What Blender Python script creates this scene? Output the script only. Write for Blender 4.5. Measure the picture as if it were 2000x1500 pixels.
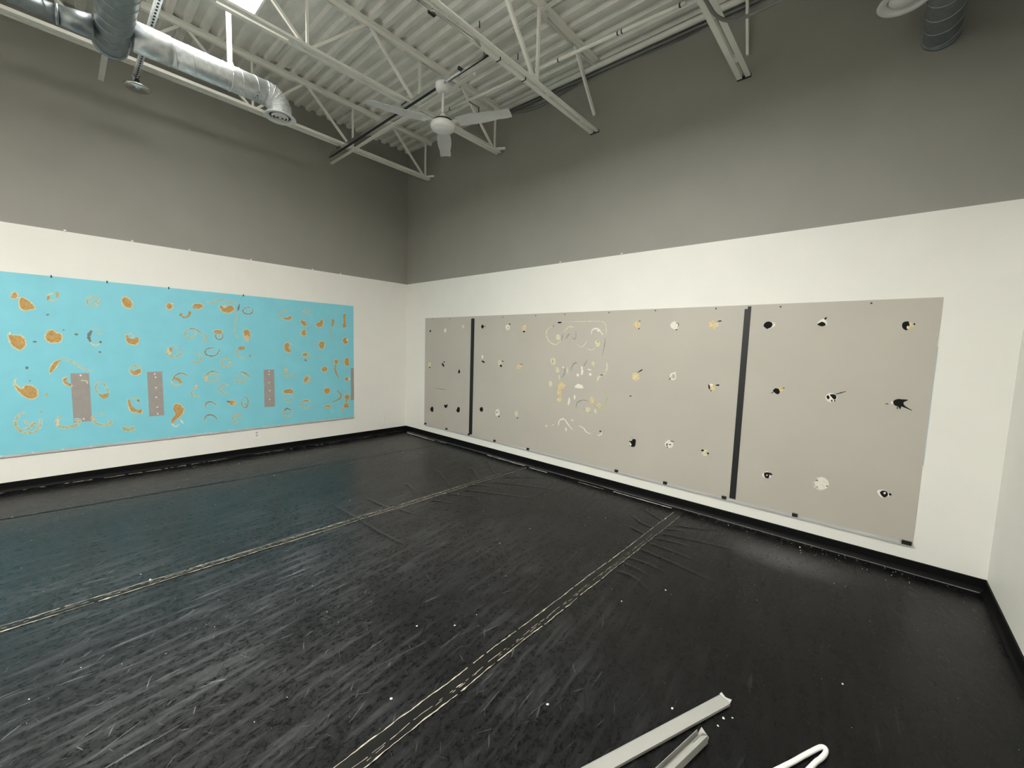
import bpy, math, random
import numpy as np
from mathutils import Vector, Matrix

for o in list(bpy.data.objects):
    bpy.data.objects.remove(o)
scene = bpy.context.scene
col = scene.collection
PI = math.pi

# ------------------------------------------------------------------ camera
cam_data = bpy.data.cameras.new('camera')
cam_data.sensor_width = 36.0
cam_data.lens = 14.2774
cam_data.clip_start = 0.02
cam = bpy.data.objects.new('camera', cam_data)
col.objects.link(cam)
cam.matrix_world = Matrix([[0.742091, -0.083416, 0.665089, 6.595358], [0.669615, 0.047433, -0.741192, -4.355971], [0.03028, 0.995385, 0.091056, 1.653354], [0, 0, 0, 1.0]])
scene.camera = cam

# ------------------------------------------------------------------ world, exposure
scene.view_settings.view_transform = 'Standard'
scene.view_settings.look = 'None'
scene.view_settings.gamma = 1.0
scene.view_settings.use_curve_mapping = False
scene.view_settings.exposure = 0.0
world = bpy.data.worlds.new('world')
scene.world = world
world.use_nodes = True
world.node_tree.nodes['Background'].inputs[0].default_value = (0.5, 0.5, 0.5, 1)
world.node_tree.nodes['Background'].inputs[1].default_value = 0.0      # a closed room: only its lamps light it
LAMP_GAIN = 1.0
LAMP_COLOUR = (1.0, 0.985, 0.93)

# room: x runs along the back wall, -y towards the camera, z up (metres)
W, DEPTH, PAINT_Z = 7.30, 9.0, 2.742
def deck_z(x): return 5.045 - 0.024*x

# ------------------------------------------------------------------ materials
def mat(name, rgb, rough=0.6, metal=0.0, spec=0.5, var=0.0, vscale=8.0, bump=0.0, bscale=200.0, emit=None):
    m = bpy.data.materials.new(name)
    m.use_nodes = True
    nt = m.node_tree
    b = nt.nodes['Principled BSDF']
    b.inputs['Roughness'].default_value = rough
    b.inputs['Metallic'].default_value = metal
    b.inputs['Specular IOR Level'].default_value = spec
    b.inputs['Base Color'].default_value = (*rgb, 1)
    tc = nt.nodes.new('ShaderNodeTexCoord')
    if var > 0:
        n = nt.nodes.new('ShaderNodeTexNoise')
        n.inputs['Scale'].default_value = vscale
        n.inputs['Detail'].default_value = 6
        nt.links.new(tc.outputs['Object'], n.inputs['Vector'])
        r = nt.nodes.new('ShaderNodeValToRGB')
        r.color_ramp.elements[0].position = 0.3
        r.color_ramp.elements[1].position = 0.7
        r.color_ramp.elements[0].color = (*[c*(1-var) for c in rgb], 1)
        r.color_ramp.elements[1].color = (*[min(1, c*(1+var)) for c in rgb], 1)
        nt.links.new(n.outputs['Fac'], r.inputs['Fac'])
        nt.links.new(r.outputs['Color'], b.inputs['Base Color'])
    if bump > 0:
        n2 = nt.nodes.new('ShaderNodeTexNoise')
        n2.inputs['Scale'].default_value = bscale
        n2.inputs['Detail'].default_value = 3
        nt.links.new(tc.outputs['Object'], n2.inputs['Vector'])
        bp = nt.nodes.new('ShaderNodeBump')
        bp.inputs['Strength'].default_value = bump
        bp.inputs['Distance'].default_value = 0.002
        nt.links.new(n2.outputs['Fac'], bp.inputs['Height'])
        nt.links.new(bp.outputs['Normal'], b.inputs['Normal'])
    if emit:
        b.inputs['Emission Color'].default_value = (*emit[0], 1)
        b.inputs['Emission Strength'].default_value = emit[1]
    return m

M = {}
M['white_wall'] = mat('white_wall_paint', (0.80, 0.79, 0.735), 0.55, var=0.015, vscale=3, bump=0.35, bscale=160)
M['grey_wall'] = mat('dark_grey_wall_paint', (0.28, 0.272, 0.243), 0.6, var=0.03, vscale=2.5, bump=0.35, bscale=160)
M['blue'] = mat('sky_blue_paint', (0.215, 0.60, 0.705), 0.5, var=0.03, vscale=5, bump=0.2, bscale=200)
M['grey_panel'] = mat('warm_grey_paint', (0.47, 0.44, 0.385), 0.5, var=0.035, vscale=1.6, bump=0.2, bscale=200)
M['grey_patch'] = mat('grey_patch_paint', (0.33, 0.30, 0.28), 0.6, var=0.06, vscale=14)
M['black_base'] = mat('black_rubber_base', (0.003, 0.003, 0.0032), 0.55, spec=0.14)
M['black_tape'] = mat('black_strip', (0.008, 0.008, 0.009), 0.5)
M['deck'] = mat('off_white_deck_paint', (0.88, 0.87, 0.81), 0.7, var=0.06, vscale=5)
M['joist'] = mat('cream_joist_paint', (0.90, 0.89, 0.82), 0.5, var=0.03, vscale=4)
M['galv'] = mat('galvanised_steel', (0.82, 0.85, 0.87), 0.45, metal=0.65, var=0.14, vscale=26, bump=0.15, bscale=40)
M['galv_dark'] = mat('dull_duct_steel', (0.36, 0.40, 0.42), 0.42, metal=0.7, var=0.12, vscale=26)
M['chrome'] = mat('bright_steel', (0.7, 0.7, 0.7), 0.2, metal=1.0)
M['dark_steel'] = mat('dark_steel', (0.05, 0.055, 0.06), 0.4, metal=0.6)
M['black'] = mat('black_plastic', (0.006, 0.006, 0.007), 0.45)
M['white_plastic'] = mat('white_plastic', (0.82, 0.81, 0.78), 0.35)
M['fan_white'] = mat('white_enamel', (0.82, 0.81, 0.79), 0.3)
M['blade'] = mat('pale_fan_blade', (0.72, 0.72, 0.71), 0.35, var=0.04, vscale=9)
M['trim'] = mat('pale_grey_trim_paint', (0.32, 0.32, 0.295), 0.4, var=0.04, vscale=10)
M['cable'] = mat('grey_cable', (0.20, 0.20, 0.19), 0.5)
M['channel'] = mat('mirror_channel_metal', (0.60, 0.61, 0.60), 0.4, metal=0.35, var=0.1, vscale=3)
M['residue'] = mat('dried_tape_glue', (0.40, 0.37, 0.29), 0.7, var=0.4, vscale=30)
M['floor_tape'] = mat('dark_floor_tape', (0.010, 0.0098, 0.0094), 0.36, spec=0.16, var=0.25, vscale=12)
M['old_blue'] = mat('faded_old_blue_paint', (0.40, 0.52, 0.58), 0.6)
M['socket_grey'] = mat('outlet_grey', (0.50, 0.49, 0.46), 0.5)
M['edge'] = mat('worn_vinyl_edge', (0.10, 0.10, 0.095), 0.5, var=0.5, vscale=6)
M['flake'] = mat('plaster_flake', (0.72, 0.71, 0.66), 0.7)
M['concrete'] = mat('subfloor', (0.03, 0.03, 0.03), 0.8, var=0.2)
MARK = {'b': ('brown_paper', (0.50, 0.31, 0.115), 0.2), 'd': ('grey_brown_fleck', (0.19, 0.21, 0.20), 0.1), 'c': ('cream_torn_paper', (0.64, 0.61, 0.43), 0.15),
        't': ('tan_scrape', (0.47, 0.46, 0.28), 0.25), 'g': ('grey_scrape', (0.24, 0.255, 0.20), 0.2), 'w': ('white_plaster', (0.78, 0.76, 0.67), 0.08),
        'k': ('black_hole', (0.006, 0.006, 0.007), 0.0), 'o': ('ochre_paper', (0.66, 0.53, 0.30), 0.2), 'h': ('pale_halo_paint', (0.42, 0.62, 0.60), 0.08)}
for k, (n, c, v) in MARK.items():
    M['mark_'+k] = mat(n, c, 0.8, var=v, vscale=45, spec=0.2)

def vinyl_material():
    m = bpy.data.materials.new('scuffed_black_vinyl')
    m.use_nodes = True
    nt = m.node_tree; L = nt.links; N = nt.nodes
    b = N['Principled BSDF']
    tc = N.new('ShaderNodeTexCoord')
    def noise(scale, detail, rot=0.0, stretch=(1, 1, 1), dist=0.0, rough=0.6):
        mp = N.new('ShaderNodeMapping')
        mp.vector_type = 'TEXTURE'
        mp.inputs['Rotation'].default_value = (0, 0, rot)
        mp.inputs['Scale'].default_value = [1/v for v in stretch]
        L.new(tc.outputs['Object'], mp.inputs['Vector'])
        n = N.new('ShaderNodeTexNoise')
        n.inputs['Scale'].default_value = scale
        n.inputs['Detail'].default_value = detail
        n.inputs['Roughness'].default_value = rough
        n.inputs['Distortion'].default_value = dist
        L.new(mp.outputs['Vector'], n.inputs['Vector'])
        return n.outputs['Fac']
    def ramp(sock, p0, p1, v0=0.0, v1=1.0):
        r = N.new('ShaderNodeMapRange')
        r.inputs['From Min'].default_value = p0; r.inputs['From Max'].default_value = p1
        r.inputs['To Min'].default_value = v0; r.inputs['To Max'].default_value = v1
        L.new(sock, r.inputs['Value'])
        return r.outputs['Result']
    def math_(op, a, c):
        n = N.new('ShaderNodeMath'); n.operation = op
        for i, v in enumerate((a, c)):
            if isinstance(v, (int, float)): n.inputs[i].default_value = v
            else: L.new(v, n.inputs[i])
        return n.outputs[0]
    def region(c, r, p0, p1):
        sub = N.new('ShaderNodeVectorMath'); sub.operation = 'SUBTRACT'; sub.inputs[1].default_value = (*c, 0)
        L.new(tc.outputs['Object'], sub.inputs[0])
        div = N.new('ShaderNodeVectorMath'); div.operation = 'DIVIDE'; div.inputs[1].default_value = (*r, 1000)
        L.new(sub.outputs[0], div.inputs[0])
        ln = N.new('ShaderNodeVectorMath'); ln.operation = 'LENGTH'; L.new(div.outputs[0], ln.inputs[0])
        return ramp(ln.outputs['Value'], p1, p0)
    cloud = ramp(noise(0.9, 4), 0.35, 0.68)
    mottle = ramp(noise(26, 8, 0.15, (1.6, 1, 1), dist=0.5, rough=0.7), 0.36, 0.80)
    fine = ramp(noise(90, 5, 0.6, (2, 1, 1), dist=0.4), 0.40, 0.80)
    streak = ramp(noise(2.4, 6, 0.12, (9, 1, 1), dist=0.15, rough=0.65), 0.48, 0.72)
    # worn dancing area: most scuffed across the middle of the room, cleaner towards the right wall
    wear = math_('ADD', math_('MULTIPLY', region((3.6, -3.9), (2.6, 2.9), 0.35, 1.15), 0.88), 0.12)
    scr = None
    for rot, st, sc, thr in ((0.10, (34, 1.4, 1), 1.5, 0.69), (-0.12, (30, 1.2, 1), 2.1, 0.70), (0.45, (34, 1.7, 1), 1.7, 0.715), (-0.55, (40, 2.4, 1), 1.8, 0.715), (1.2, (46, 3.2, 1), 1.6, 0.72), (-1.15, (46, 3.0, 1), 1.9, 0.72), (0.8, (60, 5, 1), 1.5, 0.70)):
        q = ramp(noise(sc, 2, rot, st, dist=0.2, rough=0.5), thr, thr+0.04)
        scr = q if scr is None else math_('MAXIMUM', scr, q)
    dark = None
    for rot, st, sc, thr in ((0.65, (30, 2.2, 1), 1.5, 0.70), (-0.35, (34, 2.4, 1), 1.4, 0.71), (1.05, (34, 2.6, 1), 1.4, 0.705), (0.2, (26, 2.0, 1), 1.5, 0.71)):
        q = ramp(noise(sc, 2, rot, st, dist=0.35, rough=0.4), thr-0.03, thr+0.05)
        dark = q if dark is None else math_('MAXIMUM', dark, q)
    tot = math_('ADD', math_('MULTIPLY', mottle, math_('ADD', math_('MULTIPLY', cloud, 0.16), 0.10)), math_('MULTIPLY', fine, 0.12))
    tot = math_('ADD', tot, math_('MULTIPLY', streak, math_('ADD', math_('MULTIPLY', cloud, 0.30), 0.10)))
    tot = math_('ADD', tot, math_('MULTIPLY', scr, math_('ADD', math_('MULTIPLY', cloud, 0.50), 0.30)))
    tot = math_('MULTIPLY', tot, math_('SUBTRACT', 1.0, math_('MULTIPLY', dark, 0.55)))
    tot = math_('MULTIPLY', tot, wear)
    pale_patch = math_('MULTIPLY', region((6.15, -0.50), (0.50, 0.26), 0.0, 1.0), math_('ADD', math_('MULTIPLY', mottle, 0.55), 0.25))  # local pale mottled patch near the right end of the back wall
    tot = math_('ADD', tot, pale_patch)
    mix = N.new('ShaderNodeMix'); mix.data_type = 'RGBA'
    mix.inputs['A'].default_value = (0.0022, 0.0022, 0.0023, 1)
    mix.inputs['B'].default_value = (0.150, 0.154, 0.162, 1)
    L.new(tot, mix.inputs['Factor'])
    L.new(mix.outputs['Result'], b.inputs['Base Color'])
    rg = math_('ADD', math_('MULTIPLY', mottle, 0.10), math_('ADD', math_('MULTIPLY', streak, 0.08), 0.25))
    L.new(rg, b.inputs['Roughness'])
    b.inputs['Specular IOR Level'].default_value = 0.16
    bp = N.new('ShaderNodeBump'); bp.inputs['Strength'].default_value = 0.10; bp.inputs['Distance'].default_value = 0.003
    L.new(math_('ADD', mottle, math_('MULTIPLY', dark, -0.6)), bp.inputs['Height'])
    L.new(bp.outputs['Normal'], b.inputs['Normal'])
    return m
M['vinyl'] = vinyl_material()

# ------------------------------------------------------------------ helpers
class MB:
    """collects shapes into one mesh"""
    def __init__(s): s.v = []; s.f = []; s.m = []; s.mats = []; s.sm = []
    def mi(s, m):
        if m not in s.mats: s.mats.append(m)
        return s.mats.index(m)
    def face(s, pts, m, smooth=False):
        k = len(s.v); s.v += [tuple(p) for p in pts]
        s.f.append(tuple(range(k, k+len(pts)))); s.m.append(s.mi(m)); s.sm.append(smooth)
    def box(s, lo, hi, m):
        x0, y0, z0 = lo; x1, y1, z1 = hi; k = len(s.v)
        s.v += [(x0,y0,z0),(x1,y0,z0),(x1,y1,z0),(x0,y1,z0),(x0,y0,z1),(x1,y0,z1),(x1,y1,z1),(x0,y1,z1)]
        for f in ((0,3,2,1),(4,5,6,7),(0,1,5,4),(1,2,6,5),(2,3,7,6),(3,0,4,7)):
            s.f.append(tuple(k+i for i in f)); s.m.append(s.mi(m)); s.sm.append(False)
        return s
    def prism(s, prof, a, b, up, m):
        """profile [(u,v)] swept from a to b; u runs sideways, v along up"""
        a, b, up = Vector(a), Vector(b), Vector(up)
        d = (b-a).normalized(); side = d.cross(up).normalized(); up = side.cross(d)
        k = len(s.v); n = len(prof)
        for o in (a, b):
            s.v += [tuple(o + side*u + up*v) for u, v in prof]
        for i in range(n):
            j = (i+1) % n
            s.f.append((k+i, k+j, k+n+j, k+n+i)); s.m.append(s.mi(m)); s.sm.append(False)
        s.f.append(tuple(k+i for i in reversed(range(n)))); s.m.append(s.mi(m)); s.sm.append(False)
        s.f.append(tuple(k+n+i for i in range(n))); s.m.append(s.mi(m)); s.sm.append(False)
        return s
    def bar(s, a, b, w, h, m, up=(0, 0, 1)):
        return s.prism([(-w/2,-h/2),(w/2,-h/2),(w/2,h/2),(-w/2,h/2)], a, b, up, m)
    def tube(s, pts, r, m, n=10, cap=True):
        pts = [Vector(p) for p in pts]; k = len(s.v); ref = None
        for i, p in enumerate(pts):
            t = (pts[min(i+1, len(pts)-1)] - pts[max(i-1, 0)]).normalized()
            if ref is None:
                ref = t.orthogonal().normalized()
            ref = (ref - t*ref.dot(t)).normalized(); bi = t.cross(ref)
            rr = r[i] if isinstance(r, (list, tuple)) else r
            s.v += [tuple(p + (ref*math.cos(2*PI*j/n) + bi*math.sin(2*PI*j/n))*rr) for j in range(n)]
        for i in range(len(pts)-1):
            for j in range(n):
                q = (j+1) % n
                s.f.append((k+i*n+j, k+i*n+q, k+(i+1)*n+q, k+(i+1)*n+j)); s.m.append(s.mi(m)); s.sm.append(True)
        if cap:
            e = k+(len(pts)-1)*n
            s.f.append(tuple(k+j for j in reversed(range(n)))); s.m.append(s.mi(m)); s.sm.append(False)
            s.f.append(tuple(e+j for j in range(n))); s.m.append(s.mi(m)); s.sm.append(False)
        return s
    def lathe(s, prof, c, m, n=32):
        """prof [(radius, z)] turned about the vertical through c"""
        k = len(s.v)
        for r, z in prof:
            s.v += [(c[0]+r*math.cos(2*PI*j/n), c[1]+r*math.sin(2*PI*j/n), c[2]+z) for j in range(n)]
        for i in range(len(prof)-1):
            for j in range(n):
                q = (j+1) % n
                s.f.append((k+i*n+j, k+i*n+q, k+(i+1)*n+q, k+(i+1)*n+j)); s.m.append(s.mi(m)); s.sm.append(True)
        return s
    def build(s, name, parent=None, origin=None):
        me = bpy.data.meshes.new(name)
        v = s.v
        off = Vector((0, 0, 0))
        if parent is not None: off = parent_world(parent)
        elif origin is not None: off = Vector(origin)
        if off.length > 0: v = [(p[0]-off.x, p[1]-off.y, p[2]-off.z) for p in v]
        me.from_pydata(v, [], s.f)
        for m in s.mats: me.materials.append(M[m])
        me.polygons.foreach_set('material_index', s.m)
        me.polygons.foreach_set('use_smooth', s.sm)
        me.update()
        o = bpy.data.objects.new(name, me); col.objects.link(o)
        if parent is not None: o.parent = parent
        elif origin is not None: o.location = off
        return o
def parent_world(o):
    p = Vector((0, 0, 0))
    while o is not None: p = p + o.location; o = o.parent
    return p
def tag(o, label=None, cat=None, group=None, kind=None):
    for k, v in (('label', label), ('category', cat), ('group', group), ('kind', kind)):
        if v: o[k] = v
    return o
def empty(name, loc, label, cat, group=None):
    o = bpy.data.objects.new(name, None); o.empty_display_size = 0.1
    col.objects.link(o); o.location = loc
    return tag(o, label, cat, group)
def copy_tree(o, parent=None):
    c = o.copy(); col.objects.link(c)
    if parent is not None: c.parent = parent
    for ch in list(o.children): copy_tree(ch, c)
    return c
def curve(pts, n=6, closed=False):
    """Catmull-Rom through 2-D or 3-D points"""
    P = [np.array(p, float) for p in pts]
    if len(P) < 3 and not closed:
        return [tuple(P[0]+(P[-1]-P[0])*t/n) for t in range(n+1)]
    out = []; k = len(P)
    for i in range(k if closed else k-1):
        if closed: a, b, c, d = P[(i-1) % k], P[i], P[(i+1) % k], P[(i+2) % k]
        else: a, b, c, d = P[max(i-1, 0)], P[i], P[i+1], P[min(i+2, k-1)]
        for t in np.arange(n)/n:
            out.append(tuple(0.5*(2*b+(c-a)*t+(2*a-5*b+4*c-d)*t*t+(3*b-a-3*c+d)*t**3)))
    if not closed: out.append(tuple(P[-1]))
    return out

# ------------------------------------------------------------------ room shell
T = 0.15
def wall(name, lo, hi, upper='grey_wall'):
    mb = MB()
    mb.box((lo[0], lo[1], -0.1), (hi[0], hi[1], PAINT_Z), 'white_wall')
    mb.box((lo[0], lo[1], PAINT_Z), (hi[0], hi[1], 5.3), upper)
    return tag(mb.build(name), kind='structure')
wall_left = wall('wall_left', (-T, -DEPTH, 0), (0, 0, 0))
wall_back = wall('wall_back', (-T, 0, 0), (W+T, T, 0))
wall_right = wall('wall_right', (W, -DEPTH, 0), (W+T, 0, 0))
wall_front = wall('wall_front', (-T, -DEPTH-T, 0), (W+T, -DEPTH, 0), 'white_wall')

# corrugated roof deck: 6 in flutes running along x, painted off white
mb = MB()
pts = []; y = 0.0; pitch = 0.1545
while y > -DEPTH:
    pts += [(y, 0), (y-0.052, 0), (y-0.068, 0.040), (y-0.138, 0.040)]
    y -= pitch
pts.append((y, 0))
for i in range(len(pts)-1):
    (ya, za), (yb, zb) = pts[i], pts[i+1]
    ya, yb = max(ya, -DEPTH), max(yb, -DEPTH)
    mb.face([(0, ya, deck_z(0)+za), (W, ya, deck_z(W)+za), (W, yb, deck_z(W)+zb), (0, yb, deck_z(0)+zb)], 'deck')
mb.box((-T, -DEPTH-T, 5.3), (W+T, T, 5.36), 'deck')
ceiling = tag(mb.build('ceiling'), kind='structure')
for x, y in [(3.25,-1.3),(3.25,-0.7)]:
    MB().tube([(x, y, deck_z(x)+0.02), (x+0.004, y, deck_z(x)-0.05)], 0.005, 'black', 6).build('wire_stub', ceiling)

# floor slab, sheets of vinyl laid on it as parts
floor = tag(MB().box((-T, -DEPTH-T, -0.12), (W+T, T, -0.012), 'concrete').build('floor'), kind='structure')
RIDGES = [[(3.186,-1.336),(3.543,-1.135),(3.898,-0.956)],[(3.23,-0.901),(3.515,-0.73),(3.939,-0.533)],[(3.182,-0.668),(3.381,-0.451),(3.565,-0.289)],[(3.167,-1.562),(3.288,-1.462),(3.428,-1.381)],[(3.193,-1.807),(3.29,-1.73),(3.414,-1.676)],[(3.094,-1.215),(3.177,-1.107),(3.326,-0.998)],[(2.364,-1.088),(2.67,-1.223),(2.995,-1.385)],[(2.562,-0.699),(2.735,-0.763),(3.016,-0.957)],[(2.478,-0.327),(2.713,-0.443),(3.062,-0.685)],[(2.655,-2.242),(2.905,-2.236),(3.069,-2.217)],[(3.161,-2.159),(3.289,-2.139),(3.382,-2.099)],[(2.579,-2.578),(3.064,-2.565),(3.473,-2.562),(3.816,-2.527)],[(2.55,-1.7),(2.665,-1.706),(2.953,-1.817)],[(5.28,-0.502),(5.49,-0.399),(5.64,-0.289)],[(5.266,-0.773),(5.557,-0.68),(5.858,-0.605)],[(5.266,-0.9),(5.419,-0.85),(5.542,-0.841)],[(5.27,-1.032),(5.487,-1.035),(5.654,-1.045)],[(5.25,-1.193),(5.554,-1.219),(5.859,-1.265)],[(5.252,-1.388),(5.389,-1.373),(5.541,-1.392)],[(5.25,-1.501),(5.364,-1.503),(5.486,-1.534)],[(5.279,-1.633),(5.407,-1.633),(5.546,-1.712)],[(4.846,-0.31),(5.001,-0.406),(5.152,-0.487)],[(4.901,-0.591),(5.03,-0.687),(5.154,-0.71)],[(4.973,-0.837),(5.058,-0.871),(5.144,-0.889)],[(5.259,-0.646),(5.316,-0.598),(5.376,-0.56)]]
def seam_a(y): return 0.98 + 0.075*(y+4.6) if y > -9 else 0.6
def seam_b(y): return 3.095
def seam_c(y): return 5.19
def sheet(xa, xb, dense):
    if dense:
        ys = np.concatenate([np.arange(-0.015, -2.75, -0.011), np.arange(-2.75, -DEPTH, -0.12), [-DEPTH+0.01]])
        nx = 190
    else:
        ys = np.concatenate([np.arange(-0.015, -DEPTH, -0.06), [-DEPTH+0.01]]); nx = 24
    t = np.linspace(0, 1, nx)
    A = np.array([xa(v) for v in ys]); Bq = np.array([xb(v) for v in ys])
    X = A[:, None] + (Bq-A)[:, None]*t[None, :]
    Y = np.repeat(ys[:, None], nx, 1)
    Z = 0.0012*np.sin(2.1*X+1.3*Y)*np.sin(3.3*Y-0.7*X) + 0.0007*np.sin(7*X-4*Y+1)*np.sin(5*Y+2*X) + 0.0004*np.sin(17*X+9*Y)
    if dense:
        for r in RIDGES:
            c = np.array(curve(r, 7)); n = len(c)-1
            lo = c.min(0)-0.06; hi = c.max(0)+0.06
            msk = (X > lo[0]) & (X < hi[0]) & (Y > lo[1]) & (Y < hi[1])
            if not msk.any(): continue
            x, yv = X[msk], Y[msk]; best = np.full(x.shape, 9.0); s = np.zeros(x.shape)
            for i in range(n):
                a, bq = c[i], c[i+1]; d = bq-a; l2 = d@d
                u = np.clip(((x-a[0])*d[0]+(yv-a[1])*d[1])/l2, 0, 1)
                dd = np.hypot(x-a[0]-u*d[0], yv-a[1]-u*d[1])
                w = dd < best; best[w] = dd[w]; s[w] = ((i+u)/n)[w]
            near = abs(c[0][0]-3.09) < 0.2 or abs(c[0][0]-5.19) < 0.12
            prof = np.clip(1-s, 0, 1)**0.7*np.clip(s*14+0.2, 0, 1) if near else np.sin(PI*np.clip(s, 0.02, 0.98))**0.6
            Z[msk] += 0.0085*prof*np.exp(-(best/0.0135)**2)
    Z = Z*np.clip((Y+DEPTH)*2, 0, 1)
    ny = len(ys)
    v = np.stack([X, Y, Z], -1).reshape(-1, 3)
    i = np.arange(ny*nx).reshape(ny, nx)
    q = np.stack([i[:-1, :-1], i[1:, :-1], i[1:, 1:], i[:-1, 1:]], -1).reshape(-1, 4)
    me = bpy.data.meshes.new('vinyl_sheet')
    me.vertices.add(len(v)); me.vertices.foreach_set('co', v.ravel())
    me.loops.add(q.size); me.loops.foreach_set('vertex_index', q.ravel().astype(np.int32))
    me.polygons.add(len(q)); me.polygons.foreach_set('loop_start', (np.arange(len(q))*4).astype(np.int32))
    me.polygons.foreach_set('loop_total', np.full(len(q), 4, np.int32))
    me.polygons.foreach_set('use_smooth', np.ones(len(q), bool))
    me.update(); me.validate()
    me.materials.append(M['vinyl'])
    o = bpy.data.objects.new('vinyl_sheet', me); col.objects.link(o); o.parent = floor
    return o
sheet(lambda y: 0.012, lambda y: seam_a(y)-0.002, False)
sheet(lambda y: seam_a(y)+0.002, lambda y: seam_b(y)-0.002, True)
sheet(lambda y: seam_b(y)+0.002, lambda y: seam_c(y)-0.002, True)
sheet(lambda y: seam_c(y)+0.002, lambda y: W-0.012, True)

rng = random.Random(7)
def ragged(parent, xf, y0, y1, w, z, name='tape_residue', step=0.02, gaps=0.0):
    mb = MB(); y = y0; wob = 0; last = None
    while y > y1:
        wob = 0.88*wob + rng.uniform(-0.0022, 0.0022)
        x = xf(y) + wob; ww = w*rng.uniform(0.35, 1.5)*(2.4 if rng.random() < 0.03 else 1)
        cur = (x-ww/2, x+ww/2, y)
        if last and rng.random() > gaps:
            mb.face([(last[0], last[2], z), (last[1], last[2], z), (cur[1], cur[2], z), (cur[0], cur[2], z)], 'residue')
        last = cur; y -= step
    return mb.build(name, parent)
def floor_tape(xc, w, y0, y1, lines):
    mb = MB(); n = 60; prev = None
    for i in range(n+1):
        y = y0+(y1-y0)*i/n; x = xc(y); a, b = (x-w/2, y), (x+w/2, y)
        if prev: mb.face([(*prev[0], 0.0035), (*prev[1], 0.0035), (*b, 0.0035), (*a, 0.0035)][::-1], 'floor_tape')
        prev = (a, b)
    o = mb.build('floor_tape', floor)
    for off, lw, gaps, ya in lines:
        ragged(o, lambda y: xc(y)+off, y0-ya, y1, lw, 0.0042, gaps=gaps)
    return o
floor_tape(lambda y: 3.092, 0.062, -0.13, -6.2, [(-0.028, 0.0055, 0.12, 0.4), (-0.015, 0.003, 0.45, 0.9), (0.002, 0.0025, 0.35, 1.6), (0.031, 0.0065, 0.04, 0.0)])
floor_tape(lambda y: 5.197, 0.088, -0.10, -6.2, [(-0.042, 0.0042, 0.08, 0.05), (0.012, 0.0022, 0.4, 0.75), (0.042, 0.0042, 0.12, 0.15), (0.022, 0.0018, 0.6, 1.2)])
floor_tape(lambda y: seam_a(y)+0.0, 0.02, -0.2, -6.2, [(0.0, 0.004, 0.86, 1.5)])

# skirting
def baseboard(name, a, b, nrm):
    # profile: 9.4 cm high rubber cove base with a little toe
    mb = MB()
    a, b, n = Vector(a), Vector(b), Vector(nrm)
    prof = [(0, 0.001), (0.022, 0.001), (0.011, 0.016), (0.008, 0.030), (0.008, 0.090), (0.005, 0.0945), (0, 0.0945)]
    k = len(prof)
    for o in (a, b): mb.v += [tuple(o + n*u + Vector((0, 0, v))) for u, v in prof]
    for i in range(k):
        j = (i+1) % k
        mb.f.append((i, j, k+j, k+i)); mb.m.append(mb.mi('black_base')); mb.sm.append(False)
    return tag(mb.build(name), kind='structure')
baseboard('baseboard_left', (0, 0, 0.002), (0, -DEPTH, 0.002), (1, 0, 0))
baseboard('baseboard_back', (0, 0, 0.002), (W, 0, 0.002), (0, -1, 0))
baseboard('baseboard_right', (W, 0, 0.002), (W, -DEPTH, 0.002), (-1, 0, 0))

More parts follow.
